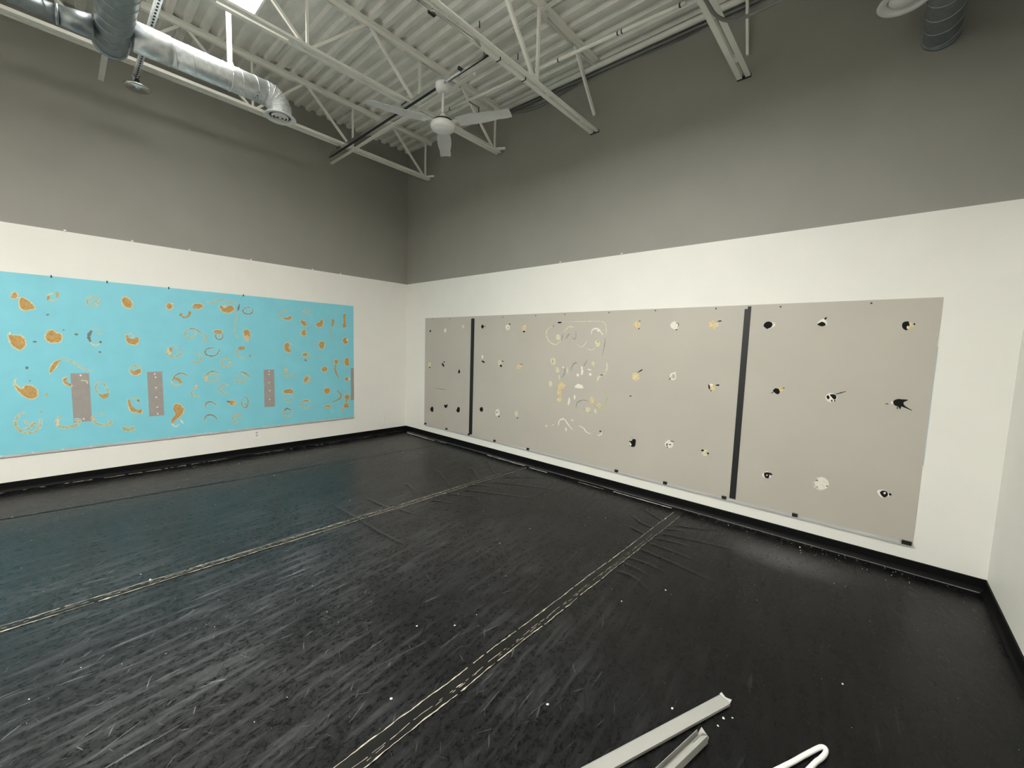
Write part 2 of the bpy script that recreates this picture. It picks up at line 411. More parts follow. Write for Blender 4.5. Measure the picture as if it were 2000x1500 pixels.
# ------------------------------------------------------------------ painted wall panels and their marks
BLUE_MARKS = [[('p',[(-4.6239,2.0206),(-4.629,2.0019),(-4.6405,1.9943),(-4.652,1.994),(-4.6631,2.0046),(-4.6558,2.025),(-4.6498,2.0419),(-4.6369,2.0498),(-4.6256,2.0403)],'b','c')],[('p',[(-4.6108,1.9786),(-4.5859,2.004),(-4.5566,1.979),(-4.5116,1.915),(-4.5405,1.8913),(-4.5856,1.8769),(-4.6075,1.9114)],'b','c')],[('s',[(-4.3463,2.0261),(-4.359,2.0087),(-4.378,1.9989),(-4.3979,1.9994),(-4.4131,2.0099),(-4.4192,2.0275),(-4.4146,2.0471),(-4.4006,2.0633),(-4.3811,2.0714),(-4.3616,2.0691),(-4.3477,2.0569)],0.0129,'c'),('p',[(-4.403,2.0217),(-4.4067,2.0065),(-4.4139,1.9994),(-4.4216,1.9987),(-4.426,2.0111),(-4.424,2.0266),(-4.4189,2.0381),(-4.4113,2.0452),(-4.4035,2.0393)],'b',''),('p',[(-4.3305,2.0621),(-4.3359,2.038),(-4.3465,2.0272),(-4.3575,2.0268),(-4.3588,2.0502),(-4.3601,2.0692),(-4.3538,2.0888),(-4.3435,2.092),(-4.3349,2.083)],'t','')],[('s',[(-4.0547,2.0744),(-4.0357,2.0504),(-4.0341,2.0155),(-4.0505,1.9833),(-4.0786,1.9663),(-4.1074,1.9709),(-4.126,1.995),(-4.1275,2.0294),(-4.1114,2.0613),(-4.0837,2.0785),(-4.0547,2.0744)],0.0079,'t'),('s',[(-4.1063,1.9951),(-4.1038,2.0089),(-4.098,2.021),(-4.0896,2.0298),(-4.0799,2.0339),(-4.0703,2.0328),(-4.0621,2.0265),(-4.0567,2.0159),(-4.0547,2.0027),(-4.0565,1.9887),(-4.0619,1.976)],0.0069,'t')],[('p',[(-3.8468,2.0583),(-3.8236,2.0961),(-3.7937,2.0816),(-3.7607,2.0255),(-3.7761,1.9728),(-3.811,1.9792),(-3.836,2.0064)],'b','c')],[('p',[(-3.3934,2.03),(-3.4017,2.0074),(-3.4164,1.9906),(-3.4352,1.9924),(-3.4452,2.0127),(-3.4473,2.0389),(-3.4306,2.0543),(-3.4138,2.0647),(-3.4023,2.0486)],'b','c'),('s',[(-3.4138,2.0595),(-3.3839,2.0662),(-3.3951,2.0299)],0.0101,'c')],[('p',[(-3.0835,2.059),(-3.1048,2.0383),(-3.129,2.0175),(-3.1609,2.0257),(-3.1872,2.0373),(-3.1864,2.0613),(-3.1605,2.0793),(-3.1285,2.0854),(-3.0963,2.0805)],'b','c'),('s',[(-3.1906,2.049),(-3.1756,2.0243),(-3.1493,2.0202)],0.0078,'g')],[('s',[(-3.3209,1.9474),(-3.3039,1.9103),(-3.2735,1.8997),(-3.2419,1.9176),(-3.2253,1.9487),(-3.2242,1.9811)],0.0182,'b'),('p',[(-3.2951,1.9341),(-3.3028,1.9235),(-3.311,1.9149),(-3.323,1.9146),(-3.3317,1.924),(-3.3257,1.9367),(-3.3206,1.947),(-3.3097,1.9516),(-3.3024,1.9433)],'b',''),('p',[(-3.2078,1.9631),(-3.2097,1.9499),(-3.2196,1.9424),(-3.2323,1.94),(-3.2349,1.955),(-3.2349,1.9669),(-3.2305,1.9815),(-3.2185,1.9806),(-3.2066,1.9783)],'b','')],[('p',[(-4.4146,1.8453),(-4.4231,1.8379),(-4.4326,1.8349),(-4.4368,1.8435),(-4.4302,1.8502),(-4.4209,1.8539)],'d','')],[('p',[(-4.2131,1.6459),(-4.22,1.635),(-4.2359,1.6354),(-4.2428,1.6446),(-4.2355,1.655),(-4.2193,1.6559)],'d','')],[('p',[(-4.5155,1.5546),(-4.524,1.5465),(-4.536,1.546),(-4.5447,1.5538),(-4.5359,1.5631),(-4.5221,1.5637)],'d','')],[('p',[(-4.5855,1.2817),(-4.5927,1.2695),(-4.6038,1.2683),(-4.6072,1.2821),(-4.6026,1.2964),(-4.591,1.2951)],'d','')],[('p',[(-4.0403,1.4522),(-4.0471,1.4427),(-4.0596,1.4441),(-4.0647,1.452),(-4.0597,1.4611),(-4.0471,1.4606)],'d','')],[('p',[(-4.3127,1.6891),(-4.3165,1.6831),(-4.3251,1.6834),(-4.3292,1.6883),(-4.3247,1.6939),(-4.317,1.6935)],'d','')],[('p',[(-4.5774,1.1458),(-4.5801,1.1401),(-4.5874,1.1402),(-4.5907,1.1464),(-4.5861,1.151),(-4.5796,1.1515)],'d','')],[('p',[(-4.6992,1.6146),(-4.6694,1.6158),(-4.6261,1.6124),(-4.5977,1.5713),(-4.597,1.5184),(-4.6196,1.4756),(-4.6497,1.4803),(-4.6812,1.5164),(-4.695,1.5681)],'b','c'),('p',[(-4.6854,1.636),(-4.687,1.6285),(-4.6905,1.6236),(-4.6947,1.6239),(-4.6965,1.6313),(-4.6965,1.6399),(-4.6933,1.6465),(-4.6891,1.6489),(-4.6852,1.645)],'w','')],[('p',[(-4.4526,1.6085),(-4.4359,1.658),(-4.402,1.6846),(-4.3779,1.6552),(-4.3452,1.6457),(-4.3398,1.6018),(-4.3565,1.5626),(-4.4085,1.5501),(-4.4437,1.5709)],'b','c')],[('s',[(-4.1078,1.6927),(-4.1281,1.6495),(-4.1331,1.6093),(-4.1215,1.5662)],0.0251,'d'),('s',[(-4.1258,1.5581),(-4.0871,1.5246),(-4.0408,1.5547)],0.0139,'c'),('p',[(-4.033,1.5665),(-4.0339,1.5571),(-4.0415,1.5539),(-4.0499,1.5524),(-4.053,1.5615),(-4.0543,1.5711),(-4.0479,1.5778),(-4.0403,1.5793),(-4.0339,1.5752)],'d',''),('s',[(-4.1035,1.6998),(-4.063,1.7018),(-4.0368,1.6476)],0.0057,'t')],[('p',[(-3.8296,1.6324),(-3.8195,1.6627),(-3.8018,1.6214),(-3.7684,1.613),(-3.7272,1.6302),(-3.7244,1.5877),(-3.7439,1.5506),(-3.78,1.5472),(-3.823,1.5786)],'b','c'),('s',[(-3.8218,1.6507),(-3.7927,1.6723),(-3.7668,1.6529),(-3.768,1.6227)],0.0109,'c')],[('p',[(-4.4418,1.2373),(-4.4283,1.2921),(-4.3964,1.3469),(-4.3509,1.3689),(-4.375,1.3301),(-4.3956,1.286),(-4.4315,1.226)],'b','c'),('s',[(-4.3507,1.3711),(-4.2834,1.3575),(-4.2321,1.3004),(-4.179,1.2595),(-4.1236,1.2467)],0.0102,'t')],[('p',[(-3.8142,1.252),(-3.7837,1.2306),(-3.7377,1.2505),(-3.7151,1.2438),(-3.726,1.2008),(-3.7676,1.1835),(-3.7983,1.2028)],'b','c'),('s',[(-3.8092,1.2641),(-3.7632,1.2939),(-3.7139,1.2747)],0.011,'t')],[('p',[(-4.6879,1.1271),(-4.6728,1.0945),(-4.6405,1.0639),(-4.6149,1.0969),(-4.5737,1.0894),(-4.5409,1.044),(-4.5436,0.9895),(-4.5732,0.9589),(-4.6076,0.9669),(-4.6499,1.0129),(-4.6773,1.0734)],'b','c'),('s',[(-4.6721,1.1742),(-4.6843,1.1322),(-4.6503,1.0719),(-4.6225,1.0811)],0.0128,'c')],[('p',[(-4.3459,1.1564),(-4.321,1.1724),(-4.3249,1.1218),(-4.2917,1.0976),(-4.2966,1.0751),(-4.3335,1.0996),(-4.3473,1.1284)],'b','c')],[('s',[(-4.2163,1.1342),(-4.1731,1.1267),(-4.1667,1.0916)],0.0139,'c')],[('s',[(-4.0764,1.1167),(-4.1033,1.0652),(-4.1029,1.0182),(-4.0864,0.9818)],0.0082,'t'),('s',[(-4.0558,1.1158),(-4.0173,1.0429),(-4.0048,0.9825)],0.0083,'t'),('p',[(-4.0864,0.9818),(-4.0541,0.9655),(-4.0032,0.9789),(-4.0135,0.9353),(-4.0437,0.9172),(-4.0715,0.9454)],'b','')],[('p',[(-4.4687,0.9877),(-4.4698,0.9746),(-4.4763,0.9672),(-4.483,0.9715),(-4.4876,0.9818),(-4.4852,0.9948),(-4.4819,1.0083),(-4.4741,1.0105),(-4.4687,1.0007)],'t','')],[('s',[(-3.166,1.704),(-3.178,1.6725),(-3.2072,1.6522),(-3.2422,1.6509),(-3.2697,1.6688),(-3.2793,1.6989),(-3.2676,1.73),(-3.2389,1.7503),(-3.2039,1.7521),(-3.1759,1.7345),(-3.166,1.704)],0.0117,'t'),('s',[(-3.2423,1.7527),(-3.179,1.7599),(-3.1058,1.7067)],0.0079,'g')],[('s',[(-3.3399,1.4994),(-3.3246,1.4675),(-3.3338,1.4331),(-3.3641,1.4083),(-3.4048,1.4016),(-3.4419,1.4149),(-3.4628,1.4436),(-3.4609,1.4779),(-3.4367,1.5064),(-3.3982,1.5194),(-3.3583,1.5124)],0.0141,'t'),('p',[(-3.4203,1.4692),(-3.4231,1.4418),(-3.4373,1.4256),(-3.4542,1.4281),(-3.4647,1.4526),(-3.4629,1.4844),(-3.4494,1.5027),(-3.4342,1.5125),(-3.4184,1.5005)],'c',''),('p',[(-3.4131,1.4924),(-3.4161,1.4724),(-3.4248,1.4603),(-3.4341,1.4654),(-3.4397,1.4814),(-3.4407,1.5039),(-3.4326,1.5205),(-3.4234,1.5165),(-3.4147,1.5123)],'b','')],[('s',[(-3.1912,1.4341),(-3.1682,1.4374),(-3.1466,1.429),(-3.1307,1.4104),(-3.1239,1.3853),(-3.1276,1.359),(-3.141,1.3368),(-3.1614,1.3233),(-3.1845,1.3212),(-3.2057,1.3308),(-3.2206,1.3501)],0.0121,'t')],[('s',[(-3.2728,1.1551),(-3.3337,1.1925),(-3.396,1.1591),(-3.4266,1.0888)],0.0117,'g'),('s',[(-3.4152,1.1273),(-3.3672,1.1124),(-3.3333,1.0545)],0.0287,'b'),('s',[(-3.3289,1.0684),(-3.3374,1.0558),(-3.35,1.0463),(-3.3653,1.0408),(-3.3817,1.0399),(-3.3978,1.0435),(-3.4119,1.0513),(-3.4227,1.0625),(-3.4291,1.0761),(-3.4305,1.0906),(-3.4269,1.1048)],0.0131,'c')],[('s',[(-3.0435,2.1289),(-2.9724,2.1094),(-2.892,2.1646),(-2.8003,2.147),(-2.6883,2.1264)],0.0094,'t')],[('p',[(-2.9002,2.0761),(-2.8829,2.0845),(-2.8493,2.0563),(-2.7901,2.0932),(-2.7492,2.0833),(-2.7445,2.0354),(-2.7927,2.001),(-2.8508,2.0017),(-2.8845,2.0301)],'b','c'),('p',[(-2.8234,2.0833),(-2.8275,2.0721),(-2.8462,2.0653),(-2.8668,2.0647),(-2.8787,2.0726),(-2.8789,2.0836),(-2.863,2.0913),(-2.8457,2.0958),(-2.8251,2.0947)],'c','')],[('s',[(-2.6726,2.128),(-2.6944,2.0328)],0.0168,'d'),('s',[(-2.7034,2.0111),(-2.7252,1.8703),(-2.7409,1.73),(-2.7007,1.6616)],0.0056,'t')],[('s',[(-2.5195,2.0704),(-2.5118,2.0459),(-2.5244,2.0205),(-2.5531,2.0024),(-2.5884,1.9976),(-2.6189,2.0074),(-2.635,2.0285),(-2.6316,2.0542),(-2.6098,2.0764),(-2.5765,2.0879),(-2.5422,2.085)],0.0127,'g')],[('s',[(-3.106,1.7),(-3.0526,1.6622),(-3.0874,1.6007),(-3.1306,1.606)],0.0107,'t')],[('p',[(-2.9782,1.7327),(-2.938,1.7591),(-2.8835,1.7481),(-2.9111,1.7058),(-2.9506,1.7136)],'b','c'),('s',[(-2.8955,1.7297),(-2.8809,1.7113),(-2.8761,1.6854),(-2.8824,1.6591),(-2.8982,1.6394),(-2.919,1.6317),(-2.9393,1.638),(-2.9537,1.6564),(-2.9584,1.6821),(-2.9521,1.7081),(-2.9366,1.7277)],0.0109,'g')],[('p',[(-2.6309,1.7634),(-2.5812,1.7729),(-2.557,1.7384),(-2.5651,1.6665),(-2.5911,1.6256),(-2.6208,1.6787)],'b','c'),('p',[(-2.5736,1.6662),(-2.5756,1.6426),(-2.5901,1.6257),(-2.6055,1.6367),(-2.6211,1.6499),(-2.6203,1.679),(-2.6064,1.6998),(-2.5875,1.7099),(-2.5734,1.6909)],'o','')],[('s',[(-2.9364,1.4656),(-2.9464,1.4389),(-2.972,1.4188),(-3.0066,1.4105),(-3.0415,1.4157),(-3.0679,1.4332),(-3.0794,1.4584),(-3.0734,1.4851),(-3.0512,1.5069),(-3.0183,1.5182),(-2.9826,1.5163)],0.0135,'g'),('s',[(-2.9377,1.4614),(-2.9113,1.503)],0.011,'g')],[('s',[(-2.6284,1.3903),(-2.6555,1.386),(-2.6818,1.3921),(-2.7035,1.4076),(-2.7175,1.4302),(-2.7219,1.4566),(-2.7161,1.4832),(-2.7008,1.506),(-2.6784,1.5219),(-2.6518,1.5285),(-2.6249,1.5247)],0.0113,'t'),('p',[(-2.6242,1.5219),(-2.6365,1.5071),(-2.6626,1.5035),(-2.6913,1.4991),(-2.7062,1.5129),(-2.7013,1.5272),(-2.6902,1.5423),(-2.6591,1.5463),(-2.6326,1.5377)],'b',''),('p',[(-2.5445,1.4149),(-2.5477,1.404),(-2.5594,1.3978),(-2.5741,1.3982),(-2.5794,1.4096),(-2.5825,1.4211),(-2.5737,1.432),(-2.5592,1.4292),(-2.5441,1.428)],'t','')],[('s',[(-2.7965,1.3035),(-2.8133,1.2799),(-2.8391,1.268),(-2.8668,1.271),(-2.889,1.2878),(-2.8999,1.314),(-2.8967,1.3425),(-2.8802,1.366),(-2.8547,1.3781),(-2.827,1.3756),(-2.8044,1.3589)],0.0111,'t'),('p',[(-2.7873,1.3114),(-2.7926,1.2995),(-2.8037,1.2955),(-2.8166,1.2936),(-2.8217,1.3059),(-2.8208,1.3174),(-2.816,1.3306),(-2.8024,1.33),(-2.7903,1.3248)],'o','')],[('s',[(-2.9445,1.1167),(-2.9597,1.088),(-2.9977,1.0715),(-3.0435,1.0734),(-3.0796,1.0928),(-3.0926,1.1221),(-3.0778,1.1503),(-3.0406,1.167),(-2.9949,1.1656),(-2.958,1.1465),(-2.9445,1.1167)],0.0122,'t'),('s',[(-3.0794,1.1556),(-3.0165,1.2084),(-2.9321,1.1856)],0.0109,'g'),('p',[(-3.0566,1.1208),(-3.0637,1.1043),(-3.0725,1.0877),(-3.0868,1.09),(-3.093,1.1111),(-3.093,1.1335),(-3.0823,1.1455),(-3.0716,1.1461),(-3.0612,1.1396)],'o','')],[('s',[(-2.6793,1.1636),(-2.6511,1.1488),(-2.6342,1.1213),(-2.6337,1.0889),(-2.6496,1.061),(-2.6773,1.0458),(-2.7088,1.0474),(-2.7349,1.0654),(-2.7485,1.0943),(-2.7457,1.1261),(-2.7274,1.1519)],0.013,'t'),('s',[(-2.6826,1.1932),(-2.6214,1.1657),(-2.5726,1.1105)],0.013,'g')],[('s',[(-2.844,0.9218),(-2.8689,0.9116),(-2.8962,0.9135),(-2.9198,0.9271),(-2.9348,0.9493),(-2.9381,0.9752),(-2.9288,0.9995),(-2.909,1.0167),(-2.883,1.0233),(-2.8561,1.0177),(-2.8345,1.0009)],0.0125,'t')],[('s',[(-3.1707,1.0307),(-3.2063,0.9922),(-3.2404,0.9271),(-3.2078,0.8819),(-3.1538,0.8808)],0.0093,'t'),('p',[(-3.1755,1.0067),(-3.18,0.9916),(-3.1891,0.9849),(-3.1998,0.9849),(-3.206,0.9995),(-3.2034,1.0157),(-3.1981,1.0302),(-3.1872,1.0329),(-3.179,1.0222)],'o','')],[('s',[(-2.1339,1.9604),(-2.1478,1.9747),(-2.1563,1.9926),(-2.1586,2.0125),(-2.1547,2.0328),(-2.1449,2.0518),(-2.1299,2.0678),(-2.111,2.0794),(-2.0899,2.0856),(-2.0684,2.0858),(-2.0482,2.08)],0.0105,'t'),('p',[(-2.1262,1.9718),(-2.0726,1.9847),(-2.0225,2.0096),(-2.0131,1.9769),(-2.0592,1.9494)],'b','c')],[('s',[(-1.8538,2.0812),(-1.7934,2.1173),(-1.7017,2.1441)],0.0109,'t'),('s',[(-1.8466,2.0663),(-1.8087,2.1004),(-1.7639,2.0651)],0.0124,'o')],[('p',[(-1.8782,1.9479),(-1.826,1.9514),(-1.7965,1.9142),(-1.7971,1.8751),(-1.8493,1.8954)],'b','c')],[('p',[(-1.6505,1.9154),(-1.595,1.9508),(-1.5628,1.993),(-1.5394,1.9464),(-1.564,1.8885),(-1.6197,1.8773)],'b','c')],[('s',[(-1.4037,2.0074),(-1.3808,1.9729),(-1.4049,1.8895)],0.0295,'b'),('s',[(-1.4099,1.881),(-1.4224,1.7903),(-1.3706,1.6604)],0.005,'g')],[('p',[(-1.214,2.1006),(-1.1708,2.1041),(-1.1801,2.0197),(-1.1635,1.9032),(-1.2243,1.8914),(-1.2063,1.9844)],'b','c')],[('p',[(-1.8279,1.8265),(-1.8061,1.7806),(-1.8113,1.7333),(-1.8667,1.7388),(-1.8661,1.7778)],'b','c')],[('p',[(-2.1114,1.5767),(-2.0653,1.616),(-2.0446,1.5783),(-2.0556,1.5244),(-2.0174,1.4942),(-2.0609,1.4706),(-2.1099,1.5083)],'b','c'),('s',[(-2.0541,1.6087),(-1.9942,1.5795)],0.0093,'c')],[('p',[(-1.5265,1.5872),(-1.541,1.557),(-1.5608,1.53),(-1.5888,1.5392),(-1.6066,1.5669),(-1.6153,1.608),(-1.5904,1.6388),(-1.5589,1.647),(-1.5301,1.628)],'b','c')],[('p',[(-1.14,1.6676),(-1.1469,1.6329),(-1.173,1.6202),(-1.197,1.6274),(-1.2123,1.6502),(-1.2209,1.6843),(-1.2005,1.7131),(-1.1704,1.7263),(-1.1515,1.6963)],'b','c'),('p',[(-1.1322,1.6848),(-1.1379,1.6729),(-1.1456,1.6673),(-1.1538,1.6687),(-1.1616,1.6764),(-1.1631,1.692),(-1.1549,1.703),(-1.1449,1.705),(-1.1361,1.6984)],'w','')],[('p',[(-1.7804,1.4386),(-1.7893,1.4225),(-1.8128,1.4149),(-1.8412,1.4138),(-1.8563,1.4294),(-1.8546,1.4465),(-1.8377,1.4596),(-1.8113,1.4645),(-1.791,1.4534)],'b','c'),('p',[(-1.794,1.3528),(-1.7951,1.3428),(-1.8091,1.3386),(-1.8244,1.3393),(-1.83,1.3487),(-1.8346,1.3583),(-1.8225,1.3646),(-1.8082,1.3685),(-1.7943,1.363)],'d',''),('s',[(-1.7839,1.4378),(-1.7758,1.4313),(-1.7696,1.4228),(-1.7658,1.4128),(-1.7646,1.4021),(-1.7661,1.3914),(-1.7702,1.3814),(-1.7767,1.3728),(-1.785,1.3662),(-1.7946,1.3621),(-1.8049,1.3607)],0.0096,'t')],[('p',[(-1.1197,1.3211),(-1.1235,1.2682),(-1.1527,1.2553),(-1.1774,1.266),(-1.1924,1.3001),(-1.1927,1.3434),(-1.1773,1.3792),(-1.1519,1.3861),(-1.1272,1.3675)],'b','c')],[('p',[(-1.3652,1.3478),(-1.3059,1.3476),(-1.3149,1.2938),(-1.349,1.2807)],'b','c'),('s',[(-1.3438,1.2941),(-1.3581,1.2104),(-1.3335,1.1257),(-1.2999,1.0569)],0.0236,'b')],[('p',[(-1.4797,1.2029),(-1.4934,1.1779),(-1.5178,1.1679),(-1.5445,1.1699),(-1.5684,1.1889),(-1.5677,1.2203),(-1.5432,1.2375),(-1.5169,1.2402),(-1.4891,1.2313)],'b','c')],[('s',[(-2.0037,1.1861),(-2.0009,1.1545),(-2.0136,1.1255),(-2.0386,1.106),(-2.07,1.1005),(-2.1004,1.1102),(-2.1227,1.1327),(-2.1318,1.1626),(-2.1258,1.1932),(-2.1059,1.2174),(-2.0768,1.2296)],0.0139,'t'),('p',[(-2.0721,1.2058),(-2.0789,1.1934),(-2.0968,1.1877),(-2.117,1.1895),(-2.1303,1.2002),(-2.1261,1.2128),(-2.1143,1.2215),(-2.0965,1.2234),(-2.0808,1.2171)],'o','')],[('p',[(-1.8399,1.0606),(-1.7935,1.1069),(-1.7787,1.0663),(-1.8103,1.0034),(-1.8406,1.0127)],'b','c'),('s',[(-1.7936,1.0989),(-1.7749,1.0951),(-1.7588,1.0854),(-1.7473,1.071),(-1.7421,1.0539),(-1.7439,1.0363),(-1.7524,1.0208),(-1.7664,1.0092),(-1.7842,1.0033),(-1.8031,1.0037),(-1.8209,1.0103)],0.0113,'t')],[('p',[(-2.1364,0.8635),(-2.1142,0.9086),(-2.0567,0.9162),(-2.0136,0.8949),(-2.0144,0.8478)],'b','c'),('s',[(-2.0172,0.816),(-2.0177,0.792),(-2.0243,0.7698),(-2.0363,0.7523),(-2.0522,0.7415),(-2.0701,0.7388),(-2.0877,0.7443),(-2.103,0.7574),(-2.1141,0.7765),(-2.1198,0.7992),(-2.1193,0.823)],0.011,'t')],[('p',[(-1.4441,0.8529),(-1.4564,0.8243),(-1.4834,0.8053),(-1.517,0.8154),(-1.5344,0.8432),(-1.5335,0.8732),(-1.5139,0.8953),(-1.4839,0.8967),(-1.4476,0.8891)],'b','c')],[('s',[(-1.3274,0.8544),(-1.2627,0.7735),(-1.2944,0.7071),(-1.4056,0.6647)],0.0223,'b')],[('p',[(-1.1205,1.0331),(-1.1277,1.0128),(-1.1499,1.0054),(-1.1734,1.0083),(-1.1912,1.0245),(-1.1878,1.046),(-1.1714,1.0594),(-1.1487,1.0671),(-1.128,1.0536)],'b','c'),('p',[(-1.1144,1.0329),(-1.1171,1.0171),(-1.1237,1.0097),(-1.1304,1.0141),(-1.1356,1.0253),(-1.1349,1.0416),(-1.1312,1.0573),(-1.1231,1.0603),(-1.1193,1.0444)],'w','')],[('p',[(-1.1169,0.7235),(-1.1197,0.6953),(-1.1468,0.6834),(-1.1758,0.6914),(-1.1994,0.7133),(-1.1953,0.7438),(-1.1754,0.7642),(-1.146,0.7689),(-1.1192,0.7522)],'b','c'),('s',[(-1.1632,0.6973),(-1.1762,0.62)],0.0174,'b'),('p',[(-1.176,0.6374),(-1.1285,0.5548),(-1.2172,0.5628)],'b','c')],[('s',[(-1.7433,0.6288),(-1.7689,0.602),(-1.8085,0.5923),(-1.8499,0.6023),(-1.8806,0.6289),(-1.8915,0.6639),(-1.8795,0.6969),(-1.8481,0.7181),(-1.8066,0.721),(-1.7674,0.7045),(-1.7426,0.6734)],0.0113,'t'),('p',[(-1.8756,0.7139),(-1.8221,0.7306),(-1.7686,0.7054),(-1.8225,0.7032)],'b','c')],[('s',[(-2.024,0.5566),(-2.035,0.5232),(-2.063,0.5028),(-2.0988,0.502),(-2.1308,0.5207),(-2.1487,0.5529),(-2.1471,0.5882),(-2.1265,0.6154),(-2.0932,0.6259),(-2.0579,0.6162),(-2.032,0.589)],0.014,'t'),('s',[(-2.1345,0.5911),(-2.0982,0.622),(-2.0408,0.5946)],0.0172,'g')],[('p',[(-1.5391,0.5969),(-1.4729,0.6213),(-1.4233,0.5763),(-1.4732,0.591)],'b','c'),('s',[(-1.5149,0.5645),(-1.4485,0.5668),(-1.4071,0.512)],0.0101,'t')],[('s',[(-1.2873,0.5261),(-1.2349,0.5471),(-1.2531,0.4536)],0.0139,'t')],[('s',[(-3.0875,0.718),(-3.0971,0.7671),(-3.0514,0.8019),(-2.9958,0.7723),(-2.9682,0.7392)],0.0111,'g')],[('p',[(-2.7588,0.7597),(-2.7647,0.7398),(-2.7878,0.7306),(-2.8137,0.737),(-2.8312,0.7546),(-2.8278,0.7757),(-2.8143,0.7946),(-2.7861,0.7934),(-2.7614,0.7817)],'b','c'),('p',[(-2.8197,0.7833),(-2.8258,0.7756),(-2.8358,0.7713),(-2.848,0.7737),(-2.8568,0.7813),(-2.8581,0.7917),(-2.8471,0.7971),(-2.8356,0.7958),(-2.8214,0.794)],'d',''),('p',[(-2.7608,0.7527),(-2.757,0.7376),(-2.7706,0.7328),(-2.7834,0.7375),(-2.7921,0.7483),(-2.7897,0.7613),(-2.7799,0.7663),(-2.7698,0.7722),(-2.76,0.7641)],'o','')],[('s',[(-2.6494,0.8325),(-2.627,0.826),(-2.6101,0.7973),(-2.6042,0.7556),(-2.6114,0.7144),(-2.6292,0.6873),(-2.6518,0.683),(-2.6719,0.7026),(-2.6831,0.7399),(-2.6818,0.7826),(-2.6684,0.8174)],0.0103,'g'),('p',[(-2.61,0.7254),(-2.6124,0.7151),(-2.6232,0.7084),(-2.6368,0.7124),(-2.6476,0.7219),(-2.6457,0.7346),(-2.6352,0.7415),(-2.6225,0.7436),(-2.6102,0.737)],'t','')],[('s',[(-3.1146,0.5622),(-3.0965,0.6085),(-3.0512,0.6245),(-3.0011,0.5983),(-2.9762,0.5492)],0.0138,'g'),('s',[(-3.1095,0.5478),(-3.0933,0.5321)],0.0139,'o')],[('s',[(-2.7211,0.4788),(-2.7453,0.4821),(-2.7673,0.4938),(-2.7838,0.5121),(-2.7926,0.5344),(-2.7924,0.5575),(-2.7832,0.5781),(-2.7664,0.5932),(-2.7443,0.6007),(-2.7201,0.5994),(-2.6972,0.5894)],0.0115,'t'),('s',[(-2.7675,0.5298),(-2.7654,0.5411),(-2.7599,0.551),(-2.7516,0.5584),(-2.7413,0.5627),(-2.7299,0.5633),(-2.7186,0.5602),(-2.7085,0.5537),(-2.7005,0.5445),(-2.6955,0.5333),(-2.694,0.5214)],0.0087,'t')],[('s',[(-4.5338,0.7353),(-4.5318,0.6817),(-4.5494,0.6337),(-4.5824,0.6027),(-4.6229,0.5956),(-4.6615,0.6135),(-4.6898,0.652),(-4.7017,0.7023),(-4.6947,0.7534),(-4.6704,0.7943),(-4.634,0.8158)],0.013,'t'),('s',[(-4.6366,0.7361),(-4.6265,0.7023),(-4.6008,0.6882),(-4.5793,0.6966)],0.0098,'t'),('s',[(-4.6473,0.6612),(-4.6207,0.6381),(-4.5949,0.6655),(-4.5828,0.697),(-4.5523,0.6712)],0.0131,'t')],[('p',[(-4.5091,0.8127),(-4.5108,0.8048),(-4.5189,0.8033),(-4.5265,0.8047),(-4.5313,0.811),(-4.5312,0.8188),(-4.5256,0.8241),(-4.5177,0.8245),(-4.5119,0.8195)],'t','')],[('s',[(-4.3841,0.747),(-4.4189,0.6909),(-4.4005,0.6388),(-4.3293,0.6206),(-4.2579,0.6522),(-4.2506,0.692),(-4.2872,0.6962)],0.0206,'t'),('p',[(-4.3981,0.6862),(-4.4021,0.6639),(-4.4091,0.6474),(-4.4184,0.6487),(-4.4211,0.6758),(-4.4203,0.7025),(-4.4134,0.7185),(-4.4054,0.726),(-4.4015,0.7055)],'c','')],[('s',[(-4.1437,0.7035),(-4.1259,0.6445),(-4.0405,0.6018),(-3.9966,0.6363),(-4.0096,0.6705)],0.0168,'t'),('p',[(-4.1288,0.7018),(-4.1345,0.6847),(-4.1424,0.6691),(-4.1505,0.6829),(-4.1588,0.694),(-4.1578,0.7162),(-4.1502,0.7323),(-4.1398,0.7339),(-4.1328,0.7201)],'o','')],[('s',[(-4.1055,0.7349),(-4.0759,0.7497),(-4.0601,0.7301)],0.0071,'t')],[('p',[(-3.8468,0.8866),(-3.8266,0.8789),(-3.8097,0.8095),(-3.7663,0.7594),(-3.725,0.758),(-3.7359,0.7151),(-3.7765,0.7317),(-3.8211,0.7486),(-3.8407,0.8184)],'b','c'),('s',[(-3.8194,0.903),(-3.7652,0.9015),(-3.7529,0.8669),(-3.7678,0.8369)],0.0087,'t'),('p',[(-3.7428,0.8723),(-3.7441,0.8657),(-3.751,0.8624),(-3.7591,0.864),(-3.7635,0.8704),(-3.7628,0.8773),(-3.7579,0.8823),(-3.75,0.8844),(-3.7444,0.8786)],'d','')],[('s',[(-3.8954,0.5651),(-3.8569,0.5292),(-3.795,0.5423)],0.0372,'t')],[('p',[(-3.4309,0.7432),(-3.4088,0.7937),(-3.3682,0.7903),(-3.3288,0.7336),(-3.3414,0.6682),(-3.3844,0.6196),(-3.437,0.57),(-3.4525,0.5613),(-3.4453,0.6197),(-3.4082,0.6685)],'b','c'),('s',[(-3.4479,0.5476),(-3.4168,0.5106),(-3.3771,0.5323)],0.0158,'w'),('s',[(-3.3646,0.5974),(-3.3375,0.5408)],0.0133,'w')]]
